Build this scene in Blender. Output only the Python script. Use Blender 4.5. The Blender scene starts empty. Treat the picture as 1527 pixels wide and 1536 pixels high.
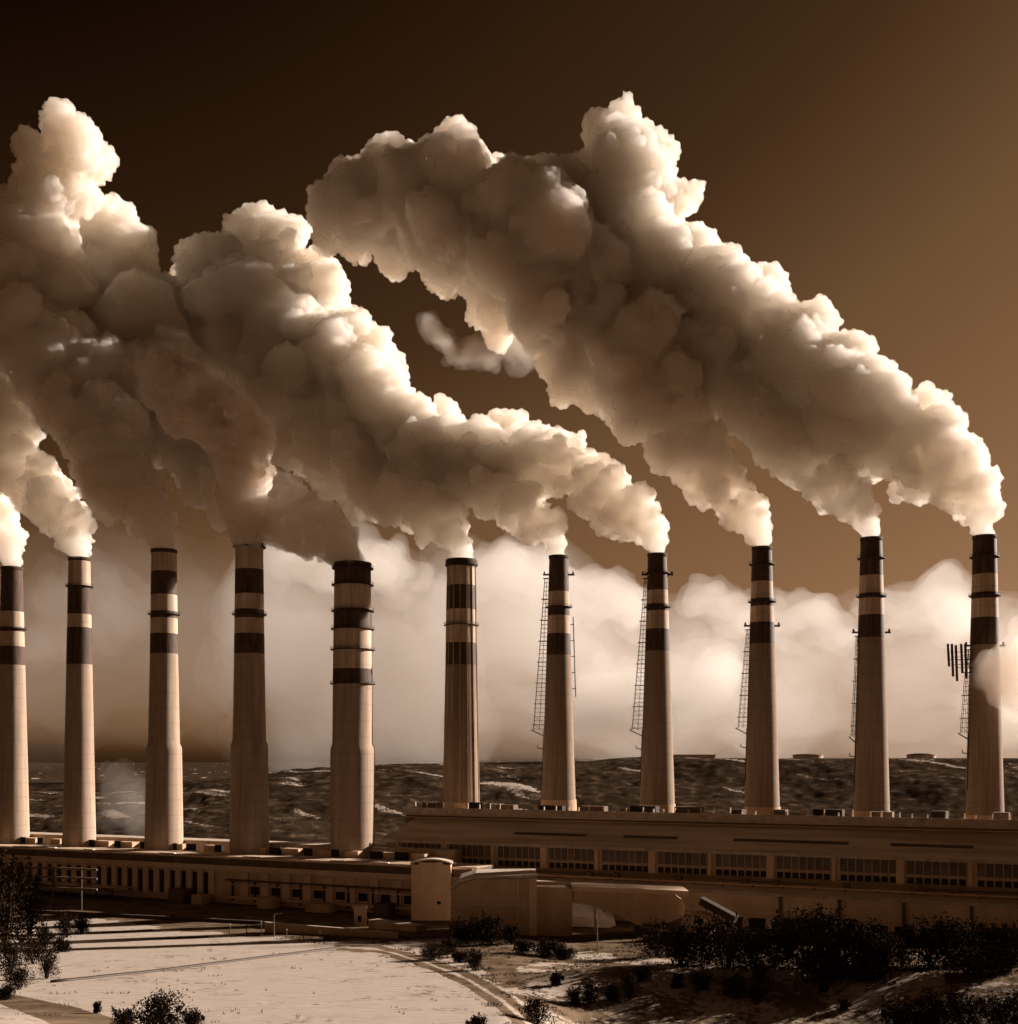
import bpy, bmesh, math, random
import numpy as np
from mathutils import Vector, Matrix

sc = bpy.context.scene
COL = sc.collection
R = math.radians
random.seed(7)

# ------------------------------------------------------------------ camera
F, CU, HV, CAMZ = 1800.0, 763.5, 1140.0, 47.0        # focal length, centre column, horizon row (photo pixels), eye height (m)
cam_d = bpy.data.cameras.new('camera')
cam_d.sensor_fit = 'HORIZONTAL'
cam_d.sensor_width = 36.0
cam_d.lens = F / 1527.0 * 36.0
cam_d.shift_y = (HV - 768.0) / 1527.0
cam_d.clip_start = 1.0
cam_d.clip_end = 30000.0
cam = bpy.data.objects.new('camera', cam_d)
COL.objects.link(cam)
cam.location = (0, 0, CAMZ)
cam.rotation_euler = (math.pi / 2, 0, 0)
sc.camera = cam

# ------------------------------------------------------------------ sky
SUN_AZ, SUN_EL = 63.0, 19.5                           # degrees right of the view axis, above the horizon
world = bpy.data.worlds.new('World')
sc.world = world
world.use_nodes = True
nt = world.node_tree
bg = nt.nodes['Background']
sky = nt.nodes.new('ShaderNodeTexSky')
sky.sky_type = 'NISHITA'
sky.sun_disc = False
sky.sun_elevation = R(SUN_EL)
sky.sun_rotation = R(SUN_AZ)
bw = nt.nodes.new('ShaderNodeRGBToBW')
nt.links.new(sky.outputs[0], bw.inputs[0])
nrm = nt.nodes.new('ShaderNodeMath'); nrm.operation = 'MULTIPLY'; nrm.inputs[1].default_value = 0.1; nrm.use_clamp = True
nt.links.new(bw.outputs[0], nrm.inputs[0])
ramp = nt.nodes.new('ShaderNodeValToRGB')             # sepia toning of the whole sky by its own brightness
cr = ramp.color_ramp
cr.elements[0].position = 0.10; cr.elements[0].color = (0.004, 0.0014, 0.0004, 1)
cr.elements[1].position = 1.0; cr.elements[1].color = (0.46, 0.27, 0.14, 1)
for pos_, c_ in ((0.160, (0.0075, 0.0027, 0.0008)), (0.205, (0.029, 0.0128, 0.0045)), (0.265, (0.055, 0.0255, 0.0098)), (0.36, (0.148, 0.078, 0.0325)), (0.46, (0.205, 0.108, 0.047))):
    e = cr.elements.new(pos_); e.color = (*c_, 1)
nt.links.new(nrm.outputs[0], ramp.inputs[0])
gain = nt.nodes.new('ShaderNodeMixRGB'); gain.blend_type = 'MULTIPLY'; gain.inputs[0].default_value = 1.0
gain.inputs[2].default_value = (4.5, 4.3, 4.35, 1)
nt.links.new(ramp.outputs[0], gain.inputs[1])
nt.links.new(gain.outputs[0], bg.inputs[0])
bg.inputs[1].default_value = 0.1

# ------------------------------------------------------------------ sun
sun_d = bpy.data.lights.new('sun', 'SUN')
sun_d.energy = 5.0
sun_d.angle = R(0.5)
sun_d.color = (1.0, 0.872, 0.785)
sun = bpy.data.objects.new('sun', sun_d)
COL.objects.link(sun)
SUN_DIR = Vector((math.sin(R(SUN_AZ)) * math.cos(R(SUN_EL)), math.cos(R(SUN_AZ)) * math.cos(R(SUN_EL)), math.sin(R(SUN_EL))))
sun.rotation_euler = SUN_DIR.to_track_quat('Z', 'Y').to_euler()
sun.location = (400, 300, 400)

# ------------------------------------------------------------------ picture settings
vs = sc.view_settings
vs.view_transform = 'Standard'
vs.look = 'None'
vs.exposure = 1.15
vs.gamma = 1.0
vs.use_curve_mapping = False
cy = sc.cycles
cy.use_denoising = True
try:
    cy.denoiser = 'OPENIMAGEDENOISE'
except Exception:
    pass
cy.use_adaptive_sampling = True
cy.adaptive_threshold = 0.05
cy.max_bounces = 16
cy.diffuse_bounces = 4
cy.volume_bounces = 12
cy.transparent_max_bounces = 24

# ------------------------------------------------------------------ helpers
def at(u, v, Y):
    """point at depth Y (metres) that the photo shows at pixel (u, v)"""
    return Vector(((u - CU) / F * Y, Y, CAMZ - (v - HV) / F * Y))

def tag(o, label=None, cat=None, group=None, kind=None):
    if label: o['label'] = label
    if cat: o['category'] = cat
    if group: o['group'] = group
    if kind: o['kind'] = kind
    return o

def empty(name, loc=(0, 0, 0), rz=0.0):
    o = bpy.data.objects.new(name, None)
    COL.objects.link(o)
    o.location = loc
    o.rotation_euler = (0, 0, rz)
    return o

def mesh_obj(name, verts, faces, mat=None, parent=None, smooth=False):
    me = bpy.data.meshes.new(name)
    me.from_pydata([tuple(v) for v in verts], [], faces)
    if smooth:
        me.polygons.foreach_set('use_smooth', [True] * len(me.polygons))
    if mat: me.materials.append(mat)
    o = bpy.data.objects.new(name, me)
    COL.objects.link(o)
    if parent: o.parent = parent
    return o

# numpy noise -------------------------------------------------------
def hash3(ix, iy, iz, seed):
    h = (ix.astype(np.int64) * 374761393 + iy.astype(np.int64) * 668265263 + iz.astype(np.int64) * 2147483647 + seed * 1442695041) & 0xFFFFFFFF
    h = ((h ^ (h >> 13)) * 1274126177) & 0xFFFFFFFF
    h = ((h ^ (h >> 16)) * 2246822519) & 0xFFFFFFFF
    return ((h ^ (h >> 15)) & 0xFFFFFF).astype(np.float32) / np.float32(0xFFFFFF)

def vnoise(P, seed=0):
    """smooth value noise in -1..1"""
    I = np.floor(P).astype(np.int64); f = (P - I).astype(np.float32)
    f = f * f * (3 - 2 * f)
    out = np.zeros(len(P), np.float32)
    for dx in (0, 1):
        wx = f[:, 0] if dx else 1 - f[:, 0]
        for dy in (0, 1):
            wy = f[:, 1] if dy else 1 - f[:, 1]
            for dz in (0, 1):
                wz = f[:, 2] if dz else 1 - f[:, 2]
                out += wx * wy * wz * hash3(I[:, 0] + dx, I[:, 1] + dy, I[:, 2] + dz, seed)
    return out * 2 - 1

def fbm(P, octs=4, seed=0):
    out = np.zeros(len(P), np.float32); a = 0.5
    for k in range(octs):
        out += a * vnoise(P * (2.03 ** k) + 17.3 * k, seed + k); a *= 0.5
    return out

def worley(P, seed=0):
    I = np.floor(P).astype(np.int64); f = (P - I).astype(np.float32)
    best = np.full(len(P), 9.0, np.float32)
    for dx in (-1, 0, 1):
        for dy in (-1, 0, 1):
            for dz in (-1, 0, 1):
                jx, jy, jz = I[:, 0] + dx, I[:, 1] + dy, I[:, 2] + dz
                d = (dx + hash3(jx, jy, jz, seed) - f[:, 0]) ** 2 + (dy + hash3(jx, jy, jz, seed + 1) - f[:, 1]) ** 2 + (dz + hash3(jx, jy, jz, seed + 2) - f[:, 2]) ** 2
                best = np.minimum(best, d)
    return np.sqrt(best)

# ------------------------------------------------------------------ materials (all procedural, sepia-toned like the print)
def pmat(name, c1, c2, scale=0.3, rough=0.85, bump=0.0, stretch=(1, 1, 1), detail=6.0, contrast=(0.35, 0.65), coord='Object', spec=0.25, bscale=None, joints=0.0):
    m = bpy.data.materials.new(name); m.use_nodes = True
    t = m.node_tree; b = t.nodes['Principled BSDF']
    tc = t.nodes.new('ShaderNodeTexCoord'); mp = t.nodes.new('ShaderNodeMapping'); mp.inputs['Scale'].default_value = stretch
    t.links.new(tc.outputs[coord], mp.inputs[0])
    n = t.nodes.new('ShaderNodeTexNoise'); n.inputs['Scale'].default_value = scale; n.inputs['Detail'].default_value = detail; n.inputs['Roughness'].default_value = 0.62
    t.links.new(mp.outputs[0], n.inputs['Vector'])
    r = t.nodes.new('ShaderNodeValToRGB')
    r.color_ramp.elements[0].position = contrast[0]; r.color_ramp.elements[0].color = (*c1, 1)
    r.color_ramp.elements[1].position = contrast[1]; r.color_ramp.elements[1].color = (*c2, 1)
    t.links.new(n.outputs[0], r.inputs[0]); t.links.new(r.outputs[0], b.inputs['Base Color'])
    if joints:                                          # dark pour joints and soot runs
        sx = t.nodes.new('ShaderNodeSeparateXYZ'); t.links.new(tc.outputs['Object'], sx.inputs[0])
        dv = t.nodes.new('ShaderNodeMath'); dv.operation = 'DIVIDE'; dv.inputs[1].default_value = joints; t.links.new(sx.outputs['Z'], dv.inputs[0])
        fr = t.nodes.new('ShaderNodeMath'); fr.operation = 'FRACT'; t.links.new(dv.outputs[0], fr.inputs[0])
        lt = t.nodes.new('ShaderNodeMath'); lt.operation = 'LESS_THAN'; lt.inputs[1].default_value = 0.10; t.links.new(fr.outputs[0], lt.inputs[0])
        nv = t.nodes.new('ShaderNodeTexNoise'); nv.inputs['Scale'].default_value = 0.9; nv.inputs['Detail'].default_value = 7
        mv = t.nodes.new('ShaderNodeMapping'); mv.inputs['Scale'].default_value = (1, 1, 0.03); t.links.new(tc.outputs['Object'], mv.inputs[0]); t.links.new(mv.outputs[0], nv.inputs['Vector'])
        rv = t.nodes.new('ShaderNodeValToRGB'); rv.color_ramp.elements[0].position = 0.36; rv.color_ramp.elements[0].color = (0.80, 0.77, 0.74, 1); rv.color_ramp.elements[1].position = 0.60; rv.color_ramp.elements[1].color = (1, 1, 1, 1)
        t.links.new(nv.outputs[0], rv.inputs[0])
        m1 = t.nodes.new('ShaderNodeMixRGB'); m1.blend_type = 'MULTIPLY'; m1.inputs[0].default_value = 0.75
        t.links.new(r.outputs[0], m1.inputs[1]); t.links.new(rv.outputs[0], m1.inputs[2])
        m2 = t.nodes.new('ShaderNodeMixRGB'); m2.blend_type = 'MULTIPLY'; m2.inputs[2].default_value = (0.90, 0.89, 0.88, 1)
        t.links.new(lt.outputs[0], m2.inputs[0]); t.links.new(m1.outputs[0], m2.inputs[1]); t.links.new(m2.outputs[0], b.inputs['Base Color'])
    b.inputs['Roughness'].default_value = rough; b.inputs['Specular IOR Level'].default_value = spec
    if bump:
        n2 = t.nodes.new('ShaderNodeTexNoise'); n2.inputs['Scale'].default_value = bscale or scale * 4; n2.inputs['Detail'].default_value = 5
        t.links.new(tc.outputs[coord], n2.inputs['Vector'])
        bp = t.nodes.new('ShaderNodeBump'); bp.inputs['Strength'].default_value = bump; bp.inputs['Distance'].default_value = 0.5
        t.links.new(n2.outputs[0], bp.inputs['Height']); t.links.new(bp.outputs[0], b.inputs['Normal'])
    return m

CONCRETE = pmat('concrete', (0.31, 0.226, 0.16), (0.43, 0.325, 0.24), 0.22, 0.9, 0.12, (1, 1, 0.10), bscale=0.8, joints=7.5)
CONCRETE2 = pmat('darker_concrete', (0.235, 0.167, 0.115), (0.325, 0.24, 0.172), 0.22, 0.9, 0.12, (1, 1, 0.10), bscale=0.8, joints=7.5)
PAINT_DARK = pmat('dark_band_paint', (0.040, 0.022, 0.011), (0.11, 0.064, 0.036), 0.5, 0.7, 0.1, (1, 1, 0.15), joints=6.0)
PAINT_PALE = pmat('pale_band_paint', (0.38, 0.27, 0.185), (0.62, 0.48, 0.36), 0.35, 0.75, 0.1, (1, 1, 0.08), joints=9.0)
SOOT = pmat('sooty_rim', (0.03, 0.018, 0.01), (0.10, 0.065, 0.04), 0.8, 0.9, 0.2)
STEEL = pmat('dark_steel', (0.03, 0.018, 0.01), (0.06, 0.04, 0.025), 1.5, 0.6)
PALESTEEL = pmat('pale_steel', (0.45, 0.37, 0.29), (0.6, 0.52, 0.43), 1.5, 0.6)
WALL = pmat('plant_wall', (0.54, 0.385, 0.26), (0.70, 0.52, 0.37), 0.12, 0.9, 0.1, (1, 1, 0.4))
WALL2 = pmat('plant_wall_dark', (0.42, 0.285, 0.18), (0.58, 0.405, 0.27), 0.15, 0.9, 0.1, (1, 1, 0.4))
ROOF = pmat('roofing_with_old_snow', (0.40, 0.285, 0.185), (0.62, 0.46, 0.325), 0.05, 0.9, 0.1, (0.25, 1.6, 1), contrast=(0.40, 0.6))
BAND = pmat('dark_cladding', (0.10, 0.064, 0.038), (0.16, 0.105, 0.065), 0.2, 0.8, 0, (1, 1, 0.2))
EDGE = pmat('pale_coping', (0.36, 0.28, 0.21), (0.55, 0.45, 0.36), 0.3, 0.85)
DARK = pmat('dark_opening', (0.012, 0.007, 0.004), (0.03, 0.018, 0.010), 0.8, 0.8)
SNOWM = pmat('snow', (0.74, 0.66, 0.58), (0.84, 0.77, 0.70), 0.25, 0.8, 0.25, bscale=1.5)
BARK = pmat('bark', (0.03, 0.018, 0.01), (0.06, 0.038, 0.022), 3.0, 0.9)
LEAF = pmat('dark_foliage', (0.010, 0.006, 0.003), (0.034, 0.021, 0.011), 1.2, 1.0, spec=0.0)
LEAF2 = pmat('dry_foliage', (0.016, 0.010, 0.005), (0.055, 0.036, 0.020), 1.2, 1.0, spec=0.0)
SOIL = pmat('bare_soil', (0.06, 0.04, 0.024), (0.13, 0.09, 0.058), 0.6, 0.95, 0.3)
def glass_mat():
    m = pmat('grimy_glass', (0.05, 0.032, 0.02), (0.12, 0.08, 0.052), 0.6, 0.35, 0, (1, 1, 0.3), spec=0.3)
    return m
GLASS = glass_mat()
GLASS2 = pmat('dusty_glass', (0.10, 0.066, 0.042), (0.20, 0.138, 0.09), 0.6, 0.45, 0, (1, 1, 0.3), spec=0.3)
# ------------------------------------------------------------------ terrain
def sstep(x, a, b):
    t = np.clip((x - a) / (b - a), 0, 1); return t * t * (3 - 2 * t)
LY = np.array([-200, 0, 60, 100, 191, 300, 400, 470, 900, 20000], float)
LZ = np.array([60, 44, 30, 19, 4.5, -6, -14, -18, -18, -18], float)
RY = np.array([-200, 0, 60, 100, 180, 232, 262, 274, 300, 400, 470, 900, 20000], float)
RZ = np.array([60, 41, 22, 8, -7, -8.0, -0.2, -0.4, -7, -15.5, -18, -18, -18], float)
def height(x, y):
    x = np.asarray(x, float); y = np.asarray(y, float)
    sh = x.shape; x = x.ravel(); y = y.ravel()
    P = np.stack([x, y, np.zeros_like(x)], 1)
    wob = 10 * vnoise(P / 60.0, 5) + 3.5 * vnoise(P / 14.0, 6)
    near = np.interp(y, LY, LZ) * (1 - sstep(x, -2, 24)) + np.interp(y + wob, RY, RZ) * sstep(x, -2, 24)
    amp = sstep(y, 60, 160) * (1 - 0.7 * sstep(y, 420, 470))
    rough = (0.25 + 0.9 * sstep(x, -5, 20))
    near = near + amp * rough * (0.55 * fbm(P / 11.0, 4, 21))
    # bank at the bottom left of the field
    near = near + 2.2 * np.exp(-((x + 84) / 14) ** 2 - ((y - 186) / 16) ** 2) * 0.8
    far = sstep(y, 700, 1120) * (60 + 5 * sstep(x, -100, 350)) * (0.62 + 0.38 * sstep(x, -420, -60)) + sstep(y, 1500, 3200) * 4 - sstep(y, 4200, 9000) * 10
    gul = sstep(y, 690, 900) * (1 - 0.8 * sstep(y, 1150, 1350))
    far = far + gul * (14 * fbm(P / np.array([190.0, 120.0, 1]), 3, 40) + 2.0 * fbm(P / 26.0, 4, 44) + 1.2 * fbm(P / 6.0, 3, 47))
    plat = sstep(x, 130, 190) * sstep(y, 1020, 1080) * (1 - sstep(y, 1900, 2600))
    far = far * (1 - plat) + plat * 66.6
    return (near + far).reshape(sh)

def h1(x, y):
    return float(height(np.array([x]), np.array([y]))[0])

def ground_px(u, v):
    """where the sight line through pixel (u, v) meets the ground"""
    ys = np.linspace(150, 900, 1501)
    zs = CAMZ - (v - HV) / F * ys
    hs = height((u - CU) / F * ys, ys)
    below = np.nonzero(zs < hs)[0]
    k = below[0] if len(below) else 1500
    y = ys[k]; x = (u - CU) / F * y
    return Vector((x, y, h1(x, y)))

ys = np.concatenate([np.linspace(-160, 170, 34)[:-1], np.linspace(170, 480, 300)[:-1], np.linspace(480, 1400, 210)[:-1], np.geomspace(1400, 16000, 50)])
ws = np.concatenate([np.linspace(-1.5, -0.44, 26)[:-1], np.linspace(-0.44, 0.44, 420)[:-1], np.linspace(0.44, 1.5, 26)])
GY, GW = np.meshgrid(ys, ws, indexing='ij')
GX = GW * (np.abs(GY) + 25 + 120 * (np.abs(GW) > 0.44) * 0)
GZ = height(GX, GY)
nr, nc = GX.shape

def poly_mask(u, v, poly):
    inside = np.zeros(u.shape, bool)
    j = len(poly) - 1
    for i in range(len(poly)):
        (x1, y1), (x2, y2) = poly[i], poly[j]
        if y1 != y2:
            c = ((y1 > v) != (y2 > v)) & (u < (x2 - x1) * (v - y1) / (y2 - y1) + x1)
            inside ^= c
        j = i
    return inside

# where snow lies: the ploughed-over field, a strip of the bank, the crest of the right-hand mound, patches on the hills
def line_dist(u, v, pts):
    best = np.full(u.shape, 1e9); side = np.zeros(u.shape); prog = np.zeros(u.shape)
    for i in range(len(pts) - 1):
        (a, b), (c, d) = pts[i], pts[i + 1]; L2 = (c - a) ** 2 + (d - b) ** 2
        t = np.clip(((u - a) * (c - a) + (v - b) * (d - b)) / L2, 0, 1)
        e = np.hypot(u - a - t * (c - a), v - b - t * (d - b)); m = e < best
        side = np.where(m, np.sign((u - a) * (d - b) - (v - b) * (c - a)) * e, side); prog = np.where(m, i + t, prog); best = np.minimum(best, e)
    return side, prog
YY = np.maximum(GY, 20)
GU = CU + F * GX / YY; GV = HV + F * (CAMZ - GZ) / YY
GP = np.stack([GX.ravel(), GY.ravel(), np.zeros(GX.size)], 1)
jit = (fbm(GP / 9.0, 4, 61)).reshape(GX.shape)
snow = np.zeros(GX.shape)
front = (GY > 120) & (GY < 520)
field = poly_mask(GU + 26 * jit, GV + 8 * jit, [(40, 1378), (140, 1376), (240, 1392), (330, 1400), (430, 1408), (520, 1416), (590, 1436), (650, 1458), (700, 1482), (745, 1508), (790, 1540), (800, 1800), (-900, 1800), (-900, 1430), (-200, 1400)])
snow[field & front] = (0.74 + 0.34 * jit)[field & front]
ditch = poly_mask(GU + 14 * jit, GV + 4 * jit, [(-60, 1478), (40, 1496), (110, 1510), (200, 1536), (230, 1560), (120, 1560), (60, 1528), (-60, 1484)])
snow[ditch & front] = 0.12
shoulder = poly_mask(GU + 20 * jit, GV + 9 * jit, [(540, 1418), (630, 1412), (700, 1440), (770, 1480), (830, 1520), (850, 1560), (815, 1560), (740, 1492), (650, 1448)])
snow[shoulder & front] = np.maximum(snow, 0.62 * (jit > -0.25))[shoulder & front]
crest = poly_mask(GU + 22 * jit, GV + 5 * jit, [(690, 1408), (760, 1418), (860, 1438), (960, 1448), (1060, 1462), (1180, 1468), (1260, 1466), (1330, 1476), (1420, 1474), (1427, 1462), (1330, 1456), (1210, 1454), (1080, 1450), (960, 1434), (860, 1424), (760, 1410)])
snow[crest & front] = np.maximum(snow, 0.75 * (jit > -0.12))[crest & front]
sd, pg = line_dist(GU + 4 * jit, GV + 3 * jit, [(500, 1420), (570, 1424), (640, 1444), (700, 1468), (752, 1500), (806, 1546), (850, 1590)])
half = 5 + 3.4 * pg
rut = 0.30 + 0.42 * np.cos(sd / half * 7.5)
on_track = (np.abs(sd) < half) & front & (pg > 0.02) & (pg < 5.98)
snow = np.where(on_track, np.clip(rut + 0.25 * jit, 0, 0.8), snow)
jit2 = (fbm((GP + np.stack([0 * GP[:, 1], 0.8 * GP[:, 0], 0 * GP[:, 0]], 1)) / np.array([60.0, 16.0, 1]), 6, 71)).reshape(GX.shape)
hill = (GY > 680)
dens_h = 0.33 + 0.05 * sstep(GX, 100, 240)
snow = np.where(hill, np.clip((jit2 - dens_h + 0.22) / 0.40, 0, 1) * 0.70, snow)
mound = poly_mask(GU + 16 * jit, GV + 4 * jit, [(780, 1450), (860, 1442), (960, 1452), (1080, 1464), (1250, 1468), (1420, 1474), (1700, 1470), (1700, 1800), (860, 1800), (840, 1540), (760, 1490)]) & front
snow = np.where(mound, np.maximum(snow, 0.50 + 0.35 * jit), snow)
yard = (GY >= 520) & (GY <= 680)
snow = np.where(yard, 0.35 * (jit > 0.1), snow)

V = np.stack([GX.ravel(), GY.ravel(), GZ.ravel()], 1)
idx = np.arange(nr * nc).reshape(nr, nc)
Q = np.stack([idx[:-1, :-1].ravel(), idx[:-1, 1:].ravel(), idx[1:, 1:].ravel(), idx[1:, :-1].ravel()], 1)
gme = bpy.data.meshes.new('ground')
gme.vertices.add(len(V)); gme.vertices.foreach_set('co', V.astype(np.float32).ravel())
gme.loops.add(Q.size); gme.loops.foreach_set('vertex_index', Q.ravel().astype(np.int32))
gme.polygons.add(len(Q)); gme.polygons.foreach_set('loop_start', np.arange(0, Q.size, 4, dtype=np.int32))
gme.update(calc_edges=True)
gme.polygons.foreach_set('use_smooth', [True] * len(gme.polygons))
hl = gme.attributes.new('hill', 'FLOAT', 'POINT'); hl.data.foreach_set('value', sstep(GY, 640, 760).ravel().astype(np.float32))
at_ = gme.attributes.new('snow', 'FLOAT', 'POINT'); at_.data.foreach_set('value', snow.ravel().astype(np.float32))

def ground_mat():
    m = bpy.data.materials.new('snowy_ground'); m.use_nodes = True
    t = m.node_tree; b = t.nodes['Principled BSDF']; L = t.links.new
    geo = t.nodes.new('ShaderNodeNewGeometry')
    a = t.nodes.new('ShaderNodeAttribute'); a.attribute_name = 'snow'
    def noise(scale, detail=6, stretch=(1, 1, 1)):
        mp = t.nodes.new('ShaderNodeMapping'); mp.inputs['Scale'].default_value = stretch
        L(geo.outputs['Position'], mp.inputs[0])
        n = t.nodes.new('ShaderNodeTexNoise'); n.inputs['Scale'].default_value = scale; n.inputs['Detail'].default_value = detail; n.inputs['Roughness'].default_value = 0.65
        L(mp.outputs[0], n.inputs['Vector']); return n
    def ramp(src, stops):
        r = t.nodes.new('ShaderNodeValToRGB'); e = r.color_ramp.elements
        e[0].position = stops[0][0]; e[0].color = (*stops[0][1], 1); e[1].position = stops[-1][0]; e[1].color = (*stops[-1][1], 1)
        for p, c in stops[1:-1]:
            q = e.new(p); q.color = (*c, 1)
        L(src, r.inputs[0]); return r
    soil = ramp(noise(0.12, 8).outputs[0], [(0.3, (0.06, 0.04, 0.024)), (0.5, (0.14, 0.096, 0.060)), (0.72, (0.24, 0.17, 0.115))])
    sn = ramp(noise(0.40, 10, (0.55, 1.5, 1)).outputs[0], [(0.25, (0.32, 0.25, 0.19)), (0.48, (0.42, 0.345, 0.28)), (0.7, (0.47, 0.395, 0.33))])
    hs = ramp(noise(0.09, 10).outputs[0], [(0.35, (0.020, 0.012, 0.007)), (0.55, (0.05, 0.033, 0.02)), (0.72, (0.17, 0.118, 0.076))])
    ha = t.nodes.new('ShaderNodeAttribute'); ha.attribute_name = 'hill'
    hm = t.nodes.new('ShaderNodeMixRGB'); L(ha.outputs['Fac'], hm.inputs[0]); L(soil.outputs[0], hm.inputs[1]); L(hs.outputs[0], hm.inputs[2]); soil = hm
    # ragged edge: snow amount against fine noise
    fine = noise(0.55, 8)
    sub = t.nodes.new('ShaderNodeMath'); sub.operation = 'SUBTRACT'; L(a.outputs['Fac'], sub.inputs[0]); L(fine.outputs[0], sub.inputs[1])
    mr = t.nodes.new('ShaderNodeMapRange'); mr.inputs[1].default_value = -0.04; mr.inputs[2].default_value = 0.10; L(sub.outputs[0], mr.inputs[0])
    mix = t.nodes.new('ShaderNodeMixRGB'); L(mr.outputs[0], mix.inputs[0]); L(soil.outputs[0], mix.inputs[1]); L(sn.outputs[0], mix.inputs[2])
    L(mix.outputs[0], b.inputs['Base Color']); b.inputs['Roughness'].default_value = 0.9; b.inputs['Specular IOR Level'].default_value = 0.0
    nb = noise(0.9, 6, (0.6, 1.4, 1)); bp = t.nodes.new('ShaderNodeBump'); bp.inputs['Strength'].default_value = 0.35; bp.inputs['Distance'].default_value = 0.35
    L(nb.outputs[0], bp.inputs['Height']); L(bp.outputs[0], b.inputs['Normal'])
    return m
gme.materials.append(ground_mat())
ground = bpy.data.objects.new('ground', gme); COL.objects.link(ground)
tag(ground, 'snow-covered and bare brown ground with hills behind the plant', kind='structure')
# ------------------------------------------------------------------ chimneys
def lathe(name, prof, mat, parent, seg=40, smooth=True, cap=False):
    vs_, fs = [], []
    for r, z in prof:
        for k in range(seg):
            a = 2 * math.pi * k / seg
            vs_.append((r * math.cos(a), r * math.sin(a), z))
    for i in range(len(prof) - 1):
        for k in range(seg):
            k2 = (k + 1) % seg
            fs.append((i * seg + k, i * seg + k2, (i + 1) * seg + k2, (i + 1) * seg + k))
    if cap:
        fs.append(tuple((len(prof) - 1) * seg + k for k in range(seg)))
    return mesh_obj(name, vs_, fs, mat, parent, smooth)

class Geo:
    """collects bars and boxes into one mesh"""
    def __init__(s): s.v = []; s.f = []
    def box(s, x0, x1, y0, y1, z0, z1):
        b = len(s.v)
        s.v += [(x0, y0, z0), (x1, y0, z0), (x1, y1, z0), (x0, y1, z0), (x0, y0, z1), (x1, y0, z1), (x1, y1, z1), (x0, y1, z1)]
        s.f += [tuple(b + i for i in q) for q in ((0, 3, 2, 1), (4, 5, 6, 7), (0, 1, 5, 4), (1, 2, 6, 5), (2, 3, 7, 6), (3, 0, 4, 7))]
        return s
    def bar(s, p, q, w, h=None):
        p = Vector(p); q = Vector(q); d = (q - p).normalized()
        up = Vector((0, 0, 1)) if abs(d.z) < 0.95 else Vector((1, 0, 0))
        a = d.cross(up).normalized() * w / 2; c = d.cross(a).normalized() * (h or w) / 2
        b = len(s.v)
        for e_ in (p, q):
            s.v += [tuple(e_ + a + c), tuple(e_ - a + c), tuple(e_ - a - c), tuple(e_ + a - c)]
        s.f += [tuple(b + i for i in g) for g in ((0, 1, 2, 3), (7, 6, 5, 4), (0, 4, 5, 1), (1, 5, 6, 2), (2, 6, 7, 3), (3, 7, 4, 0))]
        return s
    def prism(s, prof, x0, x1):
        """profile of (y, z) points, anticlockwise seen from +x, run along x"""
        b = len(s.v); n = len(prof)
        s.v += [(x0, y, z) for y, z in prof] + [(x1, y, z) for y, z in prof]
        s.f.append(tuple(b + i for i in reversed(range(n)))); s.f.append(tuple(b + n + i for i in range(n)))
        for i in range(n):
            j = (i + 1) % n; s.f.append((b + i, b + j, b + n + j, b + n + i))
        return s
    def build(s, name, mat, parent=None): return mesh_obj(name, s.v, s.f, mat, parent)

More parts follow.
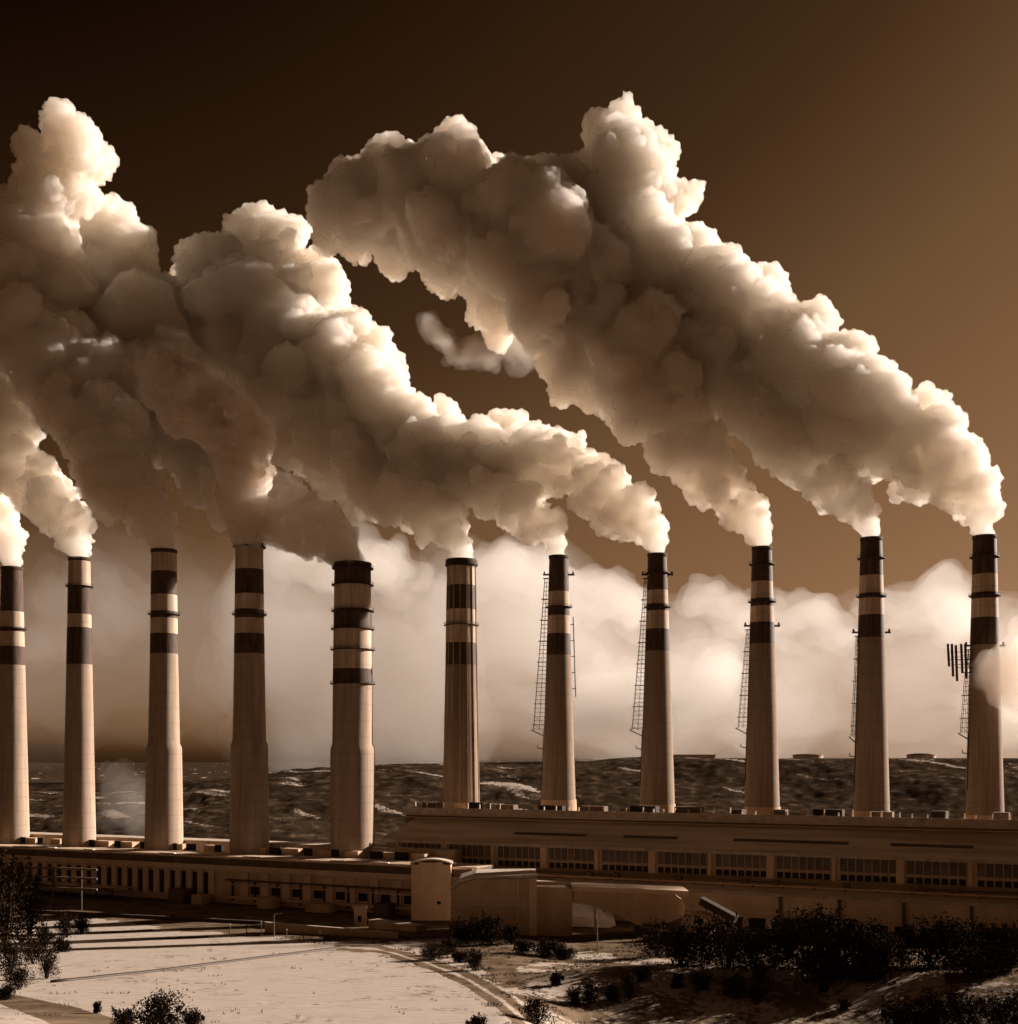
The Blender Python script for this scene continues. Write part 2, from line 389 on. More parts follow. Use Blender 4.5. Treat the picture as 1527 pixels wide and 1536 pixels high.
GROUND_Z = -18.0
G1 = "chimneys of the west row"
G2 = "chimneys of the east row"
def chimney(u, Y, vtop, wtop, wbase, vbase, bands, label, group, platforms=(), step=None, crown=0.0, ribs=0, ladder=None, conduit=None, plinth=None, antennas=None, seg=40):
    """bands: (v0, v1, 'dark'/'pale') in photo rows from the top; widths in photo pixels"""
    k = Y / F
    z_of = lambda v: CAMZ - (v - HV) * k
    x = (u - CU) * k
    root = empty('chimney', (x, Y, GROUND_Z))
    tag(root, label, 'chimney', group)
    zt, zb = z_of(vtop), z_of(vbase)
    rt, rb = wtop * k / 2, wbase * k / 2
    vlast = bands[-1][1]
    def rad(z):
        if z >= z_of(vlast):
            t = (zt - z) / (zt - z_of(vlast)); return rt + (rt * 1.10 - rt) * t if step else rt + (rb - rt) * 0.36 * t
        t = (z_of(vlast) - z) / (z_of(vlast) - zb)
        if step: return rt * 1.10 + (rb - rt * 1.10) * t
        return rt + (rb - rt) * (0.36 + 0.64 * t)
    def seg_(name, z0, z1, mat, off=0.0):
        n = max(1, int((z1 - z0) / 12))
        return lathe(name, [(rad(z0 + (z1 - z0) * i / n) + off, z0 + (z1 - z0) * i / n - GROUND_Z) for i in range(n + 1)], mat, root, seg)
    zl = z_of(vlast)
    if step:
        zs = z_of(step)
        prof = [(rad(GROUND_Z) + 0.5, 0.0), (rad(zs) + 0.95, zs - 2.0 - GROUND_Z), (rad(zs) + 0.85, zs - GROUND_Z), (rad(zs), zs + 1.8 - GROUND_Z), (rad(zl), zl - GROUND_Z)]
        lathe('shaft', prof, CONCRETE, root, seg)
    else:
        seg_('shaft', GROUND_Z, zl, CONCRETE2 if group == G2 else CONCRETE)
    for v0, v1, kind in bands:
        seg_('paint_band', z_of(v1), z_of(v0), PAINT_DARK if kind == 'dark' else PAINT_PALE, 0.02 if kind == 'dark' else 0.0)
    r0 = rad(zt)
    lathe('rim', [(r0 + 0.02 + crown, zt - 3.4 * (1 if crown else 0.45) - GROUND_Z), (r0 + 0.35 + crown, zt - 1.0 - GROUND_Z), (r0 + 0.35 + crown, zt + 0.35 - GROUND_Z), (r0 - 0.7, zt + 0.35 - GROUND_Z), (r0 - 0.9, zt - 9 - GROUND_Z)], SOOT, root, seg)
    for v in platforms:
        z = z_of(v) - GROUND_Z; rp = rad(z_of(v))
        deck = lathe('platform', [(rp - 0.05, z - 0.25), (rp + 1.25, z - 0.18), (rp + 1.25, z + 0.12), (rp - 0.05, z + 0.12)], STEEL, root, seg)
        g = Geo(); n = 28
        for i in range(n):
            a, b_ = 2 * math.pi * i / n, 2 * math.pi * (i + 1) / n
            pa = Vector(((rp + 1.2) * math.cos(a), (rp + 1.2) * math.sin(a), z)); pb = Vector(((rp + 1.2) * math.cos(b_), (rp + 1.2) * math.sin(b_), z))
            g.bar(pa, pa + Vector((0, 0, 1.2)), 0.09)
            for h in (0.6, 1.2): g.bar(pa + Vector((0, 0, h)), pb + Vector((0, 0, h)), 0.08)
        rl = g.build('railing', STEEL, deck); rl['kind'] = 'stuff'
    if ribs:
        for i in range(ribs):
            a = 2 * math.pi * (i + 0.4) / ribs
            g = Geo()
            for z0, z1 in ((GROUND_Z + 20, zl), (zl, zt - 1.5)):
                g.bar(((rad(z0) + .12) * math.cos(a), (rad(z0) + .12) * math.sin(a), z0 - GROUND_Z), ((rad(z1) + .12) * math.cos(a), (rad(z1) + .12) * math.sin(a), z1 - GROUND_Z), 0.5, 0.35)
            g.build('rib', WALL2, root)
    if plinth:
        z0, z1 = z_of(plinth[1]), z_of(plinth[0])
        seg_('plinth', z0 - 6, z1, WALL2, 0.35)
    if ladder:
        # caged ladder with landings that stands off the left flank: (v0, v1, offset0 px, offset1 px)
        v0, v1, o0, o1 = ladder
        g = Geo(); z = z_of(v0); zend = z_of(v1); i = 0
        ang = math.pi + 0.10
        ca, sa = math.cos(ang), math.sin(ang)
        off = lambda zz: (o0 + (o1 - o0) * (z_of(v0) - zz) / (z_of(v0) - zend)) * k
        P = lambda zz, o, s: ((rad(zz) + o) * ca - s * sa, (rad(zz) + o) * sa + s * ca, zz - GROUND_Z)
        while z > zend:
            zn = max(z - 2.1, zend)
            for s in (-0.8, 0.8):
                g.bar(P(z, off(z), s), P(zn, off(zn), s), 0.20)
                g.bar(P(z, off(z) * 0.45, s), P(zn, off(zn) * 0.45, s), 0.13)
            g.bar(P(z, off(z), -0.8), P(z, off(z), 0.8), 0.15)
            g.bar(P(z, off(z), 0.8), P(z, 0.0, 0.8), 0.15); g.bar(P(z, off(z), -0.8), P(z, 0.0, -0.8), 0.13)
            if i % 2: g.bar(P(z, off(z), 0.8), P(zn, off(zn) * 0.4, 0.8), 0.12)
            if i % 5 == 0:
                g.bar(P(z, off(z) + 0.7, -1.1), P(z, 0, -1.1), 0.30); g.bar(P(z, off(z) + 0.7, 1.1), P(z, 0, 1.1), 0.30); g.bar(P(z, off(z) + 0.7, -1.1), P(z, off(z) + 0.7, 1.1), 0.3)
            z -= 2.1; i += 1
        g.bar(P(zend, off(zend) + 1.4, 0), P(zend - 3, 0, 0), 0.45)
        g.bar(P(zend - 9, 3.0, 0), P(zend - 9.6, 0, 0), 0.4); g.bar(P(zend - 9, 3.0, 0), P(zend - 7.6, 3.0, 0), 0.3)
        g.bar(P(zend, 0.3, 0), P(zend - 26, 0.3, 0), 0.3)
        ld = g.build('ladder', STEEL, root); ld['kind'] = 'stuff'
        # two short brackets near the top, as the photo shows
        zt2 = z_of(v0) + 2
        for sgn in (-1, 1):
            gb = Geo(); gb.box(min(sgn * rad(zt2), sgn * (rad(zt2) + 2.9)), max(sgn * rad(zt2), sgn * (rad(zt2) + 2.9)), -0.6, 0.6, zt2 - GROUND_Z - 0.4, zt2 - GROUND_Z + 0.4)
            gb.box(*sorted((sgn * (rad(zt2) + 1.9), sgn * (rad(zt2) + 2.6))), -0.5, 0.5, zt2 - GROUND_Z + 0.4, zt2 - GROUND_Z + 1.6)
            gb.build('bracket', STEEL, root)
    if conduit:
        v0, v1, o = conduit
        g = Geo(); zc0, zc1 = z_of(v0), z_of(v1)
        g.bar((rad(zc0) + o * k, 0, zc0 - GROUND_Z), (rad(zc1) + o * k, 0, zc1 - GROUND_Z), 0.45)
        n = 5
        for i in range(n):
            zz = zc0 + (zc1 - zc0) * (i + .5) / n
            g.bar((rad(zz), 0, zz - GROUND_Z), (rad(zz) + o * k + 0.5, 0, zz - GROUND_Z), 0.4)
        g.build('conduit', STEEL, root)
    if antennas:
        for (du, v0, v1) in antennas:
            g = Geo(); xx = du * k
            g.bar((xx, -0.6, z_of(v0) - GROUND_Z), (xx + 0.6, -0.6, z_of(v1) - GROUND_Z), 0.75, 0.9)
            zz = (z_of(v0) + z_of(v1)) / 2 - GROUND_Z
            g.bar((xx, -0.6, zz + 1.5), (-rad(zz + GROUND_Z), -0.6, zz + 1.5), 0.25); g.bar((xx, -0.6, zz - 2), (-rad(zz + GROUND_Z), -0.6, zz - 2), 0.25)
            g.build('antenna_panel', STEEL, root)
    return root

D_, P_ = 'dark', 'pale'
G1 = 'chimneys of the west row'
G2 = 'chimneys of the east row'
chimney(18, 640, 852, 30, 50, 1258, [(852, 918, D_), (918, 942, P_), (942, 948, D_), (948, 970, P_), (970, 998, D_)], 'pale chimney at the far end of the row by the dark evergreen', G1, platforms=(944,))
chimney(119, 617, 838, 31, 48, 1270, [(838, 880, P_), (880, 922, D_), (922, 942, P_), (942, 997, D_)], 'slender chimney with one narrow pale ring between two deep dark bands', G1, platforms=(880,))
chimney(246, 594, 826, 37, 53, 1280, [(826, 858, P_), (858, 893, D_), (893, 918, P_), (918, 928, D_), (928, 951, P_), (951, 981, D_)], 'stepped pale chimney with rim collar and sunlit edge, third of the west row', G1, platforms=(922,), step=1121)
chimney(374, 571, 816, 41, 55, 1290, [(816, 855, P_), (855, 892, D_), (892, 915, P_), (915, 928, D_), (928, 951, P_), (951, 981, D_)], 'stepped chimney under the darkest brown smoke, beside the stout chimney', G1, platforms=(821, 922,), step=1117)
chimney(529, 553, 846, 54, 62, 1290, [(846, 878, D_), (878, 915, P_), (915, 944, D_), (944, 1004, P_), (1004, 1026, D_)], 'stout wide chimney ringed by five walkways, the thickest of all', G1, platforms=(853, 878, 917, 944, 975, 1026), step=1122, seg=48)
chimney(692, 615, 841, 42, 55, 1212, [(841, 879, P_), (879, 915, D_), (915, 965, P_), (965, 998, D_)], 'ribbed chimney with a wide sooty crown at the end of the long hall', G2, platforms=(848, 938), crown=0.5, ribs=14, plinth=(1203, 1214))
row2 = [(838, 603, 835, 28, 52, 1215, (888, 911, 924, 951, 983), 'tapering chimney with a long ladder and a conduit on its other flank', (868, 1095, 6, 16), (925, 1045, 5)),
        (986, 590, 832, 28, 53, 1222, (886, 907, 917, 944, 977), 'tapering chimney whose ladder cage widens downward, between ladder-and-conduit and plain-flank chimneys', (868, 1095, 4, 16), None),
        (1143, 578, 822, 29, 53, 1226, (873, 899, 910, 934, 966), 'tapering chimney with ladder starting below its lowest dark band', (945, 1092, 5, 14), None),
        (1307, 565, 808, 31, 54, 1232, (864, 891, 898, 923, 957), 'tapering chimney with a tight narrow ladder close against its flank', (955, 1105, 3, 7), None),
        (1477, 553, 805, 33, 56, 1238, (862, 890, 899, 927, 968), 'tapering chimney with antenna panels on its flank and drifting steam across it', (975, 1100, 6, 13), None)]
for i, (u, Y, vt, wt, wb, vb, b, lab, lad, con) in enumerate(row2):
    bands = [(vt, b[0], D_), (b[0], b[1], P_), (b[1], b[2], D_), (b[2], b[3], P_), (b[3], b[4], D_)]
    ant = [(-56, 966, 1000), (-50, 966, 1015), (-44, 968, 1022), (-36, 966, 1010), (-30, 966, 1018)] if i == 4 else None
    chimney(u, Y, vt, wt, wb, vb, bands, lab, G2, platforms=((b[0] - 26, b[1] + 4) if i else (b[1],)), ladder=lad, conduit=con, plinth=(vb - 16, vb + 10), antennas=ant)
# ------------------------------------------------------------------ plant buildings
RZ_ = -math.atan2(0.4472, 0.8944)
def box_part(name, mat, parent, x0, x1, y0, y1, z0, z1):
    return Geo().box(x0, x1, y0, y1, z0, z1).build(name, mat, parent)
_shared = {}
def piece(name, mat, parent, size, loc):
    """a box that shares its mesh with every other box of the same name, size and material"""
    key = (name, mat.name, tuple(round(s, 3) for s in size))
    if key not in _shared:
        o = Geo().box(-size[0] / 2, size[0] / 2, -size[1] / 2, size[1] / 2, -size[2] / 2, size[2] / 2).build(name, mat, parent)
        _shared[key] = o.data
    else:
        o = bpy.data.objects.new(name, _shared[key]); COL.objects.link(o); o.parent = parent
    o.location = loc
    return o

# ---- long turbine hall below the east row (local x along the facade, y away from the viewer)
hall = empty('turbine_hall', (95.9, 459.0, GROUND_Z), RZ_)
tag(hall, 'long stepped turbine hall with a window strip and sloping snow-streaked roofs', 'building')
XL, XR = -150.0, 190.0
Geo().prism([(0, -3), (16, -3), (16, 17.6), (0, 13.7)], XL + 10, XR).build('lower_wall', WALL, hall)
Geo().prism([(-1.2, 13.75), (15.6, 18.0), (15.6, 18.6), (-1.2, 14.35)], XL + 8.5, XR).build('lower_roof', ROOF, hall)
Geo().box(XL + 8.4, XR, -1.45, -1.2, 13.3, 14.5).build('gutter', EDGE, hall)
Geo().box(XL + 10, XR, -0.25, 0.0, 5.3, 5.8).build('ledge', WALL2, hall)
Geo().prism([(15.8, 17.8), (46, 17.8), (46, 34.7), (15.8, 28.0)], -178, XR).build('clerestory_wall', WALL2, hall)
Geo().prism([(14.2, 27.7), (45.3, 36.6), (45.3, 37.3), (14.2, 28.4)], -180, XR).build('upper_roof', ROOF, hall)
Geo().box(-180.1, XR, 13.95, 14.2, 27.4, 28.6).build('gutter', EDGE, hall)
Geo().prism([(45.4, 30), (78, 30), (78, 38.4), (45.4, 38.4)], -186, XR).build('penthouse_wall', BAND, hall)
Geo().box(-187, XR, 44.3, 79, 38.4, 40.0).build('top_slab', ROOF, hall)
Geo().box(-187.2, XR + 0.1, 44.05, 44.35, 39.0, 42.1).build('coping', EDGE, hall)
Geo().box(-186, XR, 45.0, 45.35, 37.25, 37.6).build('flashing', WALL, hall)
rng = random.Random(11)
# roof streaks: thin humps of old dark slush on the upper roof
for x0, L in ((-118, 34), (-66, 24), (-18, 46), (44, 30), (90, 52)):
    o = Geo().prism([(26, 31.6), (29, 32.45), (28.6, 32.85), (26.4, 32.2)], 0, L).build('slush_ridge', SOIL, hall)
    o.location = (x0, 0, 0)
for x0, L in ((-120, 60), (-20, 40), (60, 90)):
    o = Geo().prism([(10, 0.0), (13.5, 0.0), (13, 0.4), (10.5, 0.3)], 0, L).build('slush_ridge', SOIL, hall)
    o.location = (x0, 0, 17.15)
# window strip: piers, upper panes, sill beam, lower lights
x = -172.0
bay = 0
while x < XR - 6:
    w = 24.6
    piece('pier', WALL, hall, (3.0 if bay % 2 else 1.4, 0.9, 9.9), (x, 15.35, 22.95))
    nx = 7
    step = (w - 3.4) / nx
    for i in range(nx):
        cx = x + 2.2 + step * (i + 0.5)
        pw_ = step - 0.32
        p = piece('pane', GLASS if (i * 7 + bay * 3) % 5 else GLASS2, hall, (pw_, 0.25, 5.2), (cx, 15.62, 24.9))
        piece('mullion', WALL2, hall, (0.30, 0.5, 5.3), (cx + step / 2, 15.55, 24.9))
        if True:
            piece('pane', DARK, hall, (pw_ * 0.86, 0.25, 2.3), (cx, 15.66, 19.9))
    piece('transom', EDGE, hall, (w - 3.2, 0.5, 0.55), (x + w / 2 + 0.2, 15.45, 21.65))
    x += w; bay += 1
# pipes and posts on the lower wall
for px_ in (8, 30, 53, 76, 100, 124, 150):
    piece('downpipe', BAND, hall, (1.0, 0.9, 14.5), (px_, -0.75, 7.2))
    piece('bracket', STEEL, hall, (1.6, 0.5, 0.5), (px_, -0.6, 13.0))
for k, px_ in enumerate(range(-10, 180, 9)):
    piece('doorway', DARK, hall, (6.5, 0.3, 4.2), (px_, -0.05, 2.4))
for k, px_ in enumerate(range(-128, 180, 22)):
    piece('roof_vent', BAND, hall, (2.2, 2.2, 1.8), (px_ + 5 * (k % 3), 8.5, 17.6))
Geo().box(-125, 175, 4.6, 5.3, 16.3, 16.9).build('roof_conduit', WALL2, hall)
for k in range(26):
    piece('conduit_saddle', STEEL, hall, (0.5, 1.2, 0.7), (-122 + k * 11.8, 4.95, 16.0))
# clutter on the roof deck at the chimney feet
for k in range(64):
    xx = -182 + k * 5.8 + rng.uniform(-1.5, 1.5)
    piece('deck_post', PALESTEEL if k % 3 == 0 else WALL2, hall, (0.5, 0.5, rng.choice((3.0, 4.2, 5.4))), (xx, 46.4 + rng.uniform(0, 2), 42.0))
for k in range(17):
    xx = -176 + k * 21.5 + rng.uniform(-3, 3)
    piece('duct_box', DARK if k % 2 else BAND, hall, (rng.choice((6.0, 9.0, 12.0)), 5.0, rng.choice((3.2, 4.6))), (xx, 54 + rng.uniform(-3, 4), 42.2))

# ---- stair towers at the hall's end
def tower(name, u0, u1, vtop, vbot, Y, label, mat=WALL, roof=EDGE, depth=12, arch=True):
    k = Y / F; x0, x1 = (u0 - CU) * k, (u1 - CU) * k
    zt = CAMZ - (vtop - HV) * k; zb = CAMZ - (vbot - HV) * k
    r = empty(name, ((x0 + x1) / 2, Y, min(zb, GROUND_Z - 1))); h = zt - min(zb, GROUND_Z - 1); w = (x1 - x0) / 2
    tag(r, label, 'building')
    box_part('wall', mat, r, -w, w, 0, depth, 0, h)
    n = 8; prof = []
    for i in range(n + 1):
        t = -1 + 2 * i / n; prof.append((t * (w + 0.5), h + 0.05 + (1.6 * (1 - t * t) if arch else 0.1)))
    g = Geo(); b = len(g.v)
    for yy in (-0.5, depth + 0.5):
        g.v += [(px_, yy, pz) for px_, pz in prof] + [(px_, yy, pz + 0.7) for px_, pz in prof]
    m = n + 1
    for i in range(n):
        g.f += [(i, i + 1, m + i + 1, m + i), (2 * m + i + 1, 2 * m + i, 3 * m + i, 3 * m + i + 1), (m + i, m + i + 1, 3 * m + i + 1, 3 * m + i), (i + 1, i, 2 * m + i, 2 * m + i + 1)]
    g.f += [(0, m, 3 * m, 2 * m), (n, 2 * m + n, 3 * m + n, m + n)]
    g.build('roof', roof, r)
    if arch:
        Geo().prism([(0.0, h - 0.02), (depth, h - 0.02), (depth, h + 0.9), (0.0, h + 0.9)], -w * 0.62, w * 0.62).build('gable', mat, r)
    return r, w, h
t1, w1, hh1 = tower('stair_tower', 594, 634, 1257, 1300, 560, 'small stair tower with curved pale roof at the end of the hall')
t2, w2, hh2 = tower('lift_tower', 617, 676, 1297, 1385, 486, 'plain square brick-brown tower between the low gallery and the shed')
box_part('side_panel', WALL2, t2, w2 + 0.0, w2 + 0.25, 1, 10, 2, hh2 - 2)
piece('vent', DARK, t2, (1.6, 0.3, 1.2), (w2 * 0.4, -0.1, hh2 * 0.35))

# ---- big blank shed with the half-arch gateway
Y0 = 432.0; k0 = Y0 / F
X = lambda u: (u - CU) * k0
Z = lambda v: CAMZ - (v - HV) * k0
shed = empty('blank_shed', (X(740), Y0, GROUND_Z - 2))
tag(shed, 'big blank-walled shed with a sloping shoulder and a corner pillar', 'building')
def local_poly(name, pts, y0, y1, mat, parent):
    """outline in photo pixels on the plane of the shed, given real depth"""
    o = parent.location; n = len(pts)
    v = [(X(u) - o.x, Y0 + y0 - o.y, Z(vv) - o.z) for u, vv in pts] + [(X(u) - o.x, Y0 + y1 - o.y, Z(vv) - o.z) for u, vv in pts]
    f = [tuple(range(n)), tuple(reversed(range(n, 2 * n)))] + [((i + 1) % n, i, n + i, n + (i + 1) % n) for i in range(n)]
    me = mesh_obj(name, v, f, mat, parent)
    bm = bmesh.new(); bm.from_mesh(me.data); bmesh.ops.recalc_face_normals(bm, faces=bm.faces); bm.to_mesh(me.data); bm.free()
    return me
local_poly('wall', [(676, 1420), (793, 1420), (793, 1318), (712, 1319), (690, 1326), (676, 1337)], 0, 26, WALL2, shed)
local_poly('coping', [(676, 1336), (690, 1325), (712, 1318), (806, 1317), (806, 1313), (712, 1314), (688, 1321), (675, 1333)], -0.4, 27, EDGE, shed)
local_poly('pillar', [(793, 1425), (805, 1425), (805, 1317), (793, 1317)], -1.2, 6, WALL, shed)
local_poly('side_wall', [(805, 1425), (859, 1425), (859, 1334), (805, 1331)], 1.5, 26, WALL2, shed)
local_poly('string_course', [(676, 1358), (793, 1358), (793, 1356), (676, 1356)], -0.25, 0.05, WALL, shed)
local_poly('joint', [(776, 1400), (778, 1400), (778, 1322), (776, 1322)], -0.15, 0.05, WALL, shed)

gate = empty('gateway_canopy', (X(945), Y0 + 2, GROUND_Z - 2))
tag(gate, 'concrete gateway canopy with a sweeping half-arch opening beside the shed', 'gateway')
arch_pts = [(860, 1355), (880, 1358), (900, 1363), (920, 1370), (940, 1379), (957, 1389), (985, 1388), (1008, 1384), (1026, 1374), (1030, 1362), (1024, 1350), (1005, 1340), (960, 1333), (860, 1332)]
local_poly('arch_shell', arch_pts, 2, 15, WALL2, gate)
local_poly('arch_edge', [(860, 1355), (880, 1358), (900, 1363), (920, 1370), (940, 1379), (957, 1389), (957, 1387), (940, 1377), (920, 1368), (900, 1361), (880, 1356), (860, 1353)], 1.7, 2.0, WALL, gate)
local_poly('top_beam', [(859, 1337), (1034, 1343), (1034, 1337), (859, 1330)], 1.2, 16, WALL, gate)
local_poly('abutment', [(955, 1415), (1028, 1415), (1030, 1378), (1008, 1384), (957, 1389)], 5, 14, SOIL, gate)
local_poly('door_post', [(893, 1400), (896, 1400), (896, 1362), (893, 1362)], 6, 7, WALL2, gate)
# snow heap lit through the gateway
sv = []
for (u, vv) in ((862, 1402), (924, 1404), (934, 1400), (918, 1391), (890, 1387), (862, 1385)):
    sv.append((X(u), Z(vv)))
hp = mesh_obj('snow_heap', [(a, Y0 + 28, b - 1.0) for a, b in sv] + [(a + 1.5, Y0 + 62, b + 1.5) for a, b in sv], [tuple(range(6)), tuple(reversed(range(6, 12)))] + [((i + 1) % 6, i, 6 + i, 6 + (i + 1) % 6) for i in range(6)], SNOWM)
tag(hp, 'white snow heap glimpsed through the half-arch gateway', 'snow heap')

# ---- inclined conveyor and hopper right of the gateway
conv = empty('conveyor', tuple(at(1075, 1380, 425)))
tag(conv, 'dark inclined conveyor gallery running down behind the bushes', 'conveyor')
a_, b_ = at(1052, 1352, 428) - conv.location, at(1104, 1380, 420) - conv.location
Geo().bar(a_, b_, 3.0, 2.2).build('gallery', STEEL, conv)
Geo().bar(a_ + Vector((0, -1.2, 1.5)), b_ + Vector((0, -1.2, 1.5)), 3.6, 0.4).build('gallery_roof', STEEL, conv)
for t in (0.15, 0.6, 0.95):
    p = a_.lerp(b_, t); Geo().bar(p, p + Vector((0, 0, -12)), 0.5).build('leg', STEEL, conv)
hop = empty('hopper', tuple(at(1048, 1402, 424)))
tag(hop, 'rounded grey hopper beside the dark conveyor', 'hopper')
lathe('shell', [(5.2, -3), (6.2, 3), (5.8, 5.5), (4.2, 7.3), (1.6, 8.3), (0.2, 8.5)], WALL, hop, 20)
lathe('base_ring', [(5.9, -3), (6.5, -2.5), (6.3, -1), (5.9, -0.5)], WALL2, hop, 20)

# ---- low gallery below the west row
gal = empty('flue_gallery', (-142.0, 552.0, GROUND_Z), RZ_)
tag(gal, 'low flue gallery with dark parapet and pilastered wall below the stout chimney', 'building')
GX0, GX1 = -190.0, 142.0
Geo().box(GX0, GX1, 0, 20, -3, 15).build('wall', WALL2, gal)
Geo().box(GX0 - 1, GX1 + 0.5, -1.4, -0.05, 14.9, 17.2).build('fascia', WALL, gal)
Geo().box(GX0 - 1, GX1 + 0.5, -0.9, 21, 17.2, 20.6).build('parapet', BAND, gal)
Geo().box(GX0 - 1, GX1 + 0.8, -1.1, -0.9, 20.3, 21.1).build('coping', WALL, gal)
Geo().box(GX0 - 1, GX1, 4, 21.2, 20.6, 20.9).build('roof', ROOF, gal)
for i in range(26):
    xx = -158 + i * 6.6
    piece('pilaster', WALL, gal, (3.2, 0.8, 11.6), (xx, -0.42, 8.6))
    if i < 25:
        piece('opening', DARK, gal, (2.7, 0.3, 10.2), (xx + 3.3, -0.06, 8.4))
for i in range(9):
    piece('pilaster', WALL, gal, (4.2, 0.8, 11.6), (26 + i * 11.5, -0.42, 8.6))
Geo().box(-175, -40, -13, -0.06, 4.2, 5.0).build('platform_roof', WALL, gal)
Geo().box(-175, -40, -13.4, -12.9, 3.6, 5.2).build('platform_edge', BAND, gal)
for i in range(14):
    piece('platform_post', STEEL, gal, (0.5, 0.5, 7), (-172 + i * 10, -12.4, 0.6))
# pipework and dark windows on the plainer end of the wall
for zz, yy, r_ in ((10.8, -1.5, 0.9), (8.9, -1.7, 0.6), (3.2, -2.4, 1.1)):
    Geo().box(16, GX1 - 4, yy - r_ / 2, yy + r_ / 2, zz - r_ / 2, zz + r_ / 2).build('pipe', BAND if zz > 9 else WALL, gal)
for i in range(9):
    piece('window', DARK, gal, (4.6, 0.25, 3.4), (31.5 + i * 11.5, -0.05, 6.4))
    piece('sill', WALL, gal, (5.2, 0.5, 0.4), (31.5 + i * 11.5, -0.25, 4.5))
    piece('pipe_hanger', STEEL, gal, (0.4, 1.4, 9.5), (20 + i * 12.5, -1.35, 6.2))
for xx, w_, h_ in ((-6, 9, 6.5), (6, 6, 4.5), (44, 8, 5.0), (72, 12, 3.8), (104, 7, 5.6), (122, 5, 4.0)):
    piece('plant_box', BAND if w_ % 2 else WALL2, gal, (w_, 6, h_), (xx, -6.5, h_ / 2 - 0.3))
# upper duct behind the parapet with snow-lit top
Geo().box(GX0, GX1 - 26, 32, 44, 18, 24.6).build('duct', WALL, gal)
Geo().box(GX0, GX1 - 26, 31.4, 44.6, 24.6, 25.3).build('duct_coping', EDGE, gal)
for i in range(17):
    piece('duct_support', DARK, gal, (rng.choice((4.0, 6.5)), 1.2, 3.4), (GX0 + 14 + i * 17 + rng.uniform(-3, 3), 22.2, 22.6))
    piece('roof_cabin', WALL2, gal, (rng.choice((7.0, 9.5)), 5.0, 3.0), (GX0 + 22 + i * 17 + rng.uniform(-3, 3), 24.5, 22.4))
for i in range(12):
    piece('snow_slab', SNOWM, gal, (rng.choice((6.0, 9.0)), 1.4, 0.35), (GX0 + 20 + i * 24 + rng.uniform(-4, 4), 5.4, 21.1))

# ---- small yard buildings and walls in front of the gallery
def wall_between(name, p, q, h, th, mat, label, cap=EDGE, cat='wall'):
    p = Vector(p); q = Vector(q); d = q - p; L = math.hypot(d.x, d.y)
    r = empty(name, (p.x, p.y, min(p.z, q.z)), math.atan2(d.y, d.x)); tag(r, label, cat)
    n = max(1, int(L / 9))
    for i in range(n):
        piece('panel', mat, r, (L / n - 0.12, th, h + 3), (L / n * (i + .5), 0, (h - 3) / 2))
    box_part('coping', cap, r, -0.2, L + 0.2, -th / 2 - 0.25, th / 2 + 0.25, h, h + 0.35)
    return r
def gp(u, v, lift=0.0):
    p = ground_px(u, v); return Vector((p.x, p.y, p.z + lift))
wall_between('retaining_wall', gp(398, 1398), gp(596, 1408), 3.4, 0.9, WALL2, 'low retaining wall with a pale coping above the snow field')
wall_between('boundary_wall', gp(30, 1368), gp(392, 1386), 0.9, 0.7, SOIL, 'long low boundary wall behind the snow field below the gallery', SOIL)
wall_between('loading_ramp', gp(560, 1392), gp(632, 1398), 3.0, 5.0, WALL2, 'short loading ramp at the foot of the square tower')
hut, hw, hh = tower('gate_hut', 531, 548, 1363, 1388, 470, 'tiny flat-roofed gate hut behind the retaining wall', WALL, WALL, 5, False)
piece('door', DARK, hut, (1.4, 0.2, 2.4), (0, -0.08, hh - 4.0))
# footbridge by the evergreens
fb = empty('pipe_bridge', tuple(at(95, 1330, 520))); tag(fb, 'pipe bridge of two stacked beams behind the dark evergreen', 'pipe bridge')
for dz in (0.0, 4.6, 8.5):
    Geo().bar((-18, 0, dz), (16, -4, dz - 0.8), 1.0, 0.9).build('beam', BAND, fb)
for xx in (-14, -4, 8):
    Geo().bar((xx, -1, 8.4), (xx, -1, -14), 0.9).build('column', STEEL, fb)
# low dark tubes added to stand in for unexplained dark lines on the field
def dark_line(p, q, label):
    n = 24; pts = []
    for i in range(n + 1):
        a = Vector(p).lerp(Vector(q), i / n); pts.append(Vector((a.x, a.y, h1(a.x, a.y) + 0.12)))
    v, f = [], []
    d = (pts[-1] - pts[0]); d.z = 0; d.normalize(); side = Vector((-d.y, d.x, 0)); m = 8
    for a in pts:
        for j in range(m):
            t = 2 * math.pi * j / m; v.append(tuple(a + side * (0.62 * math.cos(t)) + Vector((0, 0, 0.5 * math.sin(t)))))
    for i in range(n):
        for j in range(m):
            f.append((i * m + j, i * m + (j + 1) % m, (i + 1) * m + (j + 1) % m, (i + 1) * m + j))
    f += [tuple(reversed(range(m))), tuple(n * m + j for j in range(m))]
    tag(mesh_obj('field_line', v, f, STEEL, None, True), label, 'pipe', 'dark lines across the snow field')
dark_line(gp(78, 1474), gp(522, 1421), 'longest dark line straight across the snow field, added as a low tube')
dark_line(gp(95, 1416), gp(312, 1406), 'middle-length dark line across the far snow field, added as a low tube')
dark_line(gp(120, 1402), gp(228, 1396), 'shortest dark line near the boundary wall on the snow, added as a low tube')
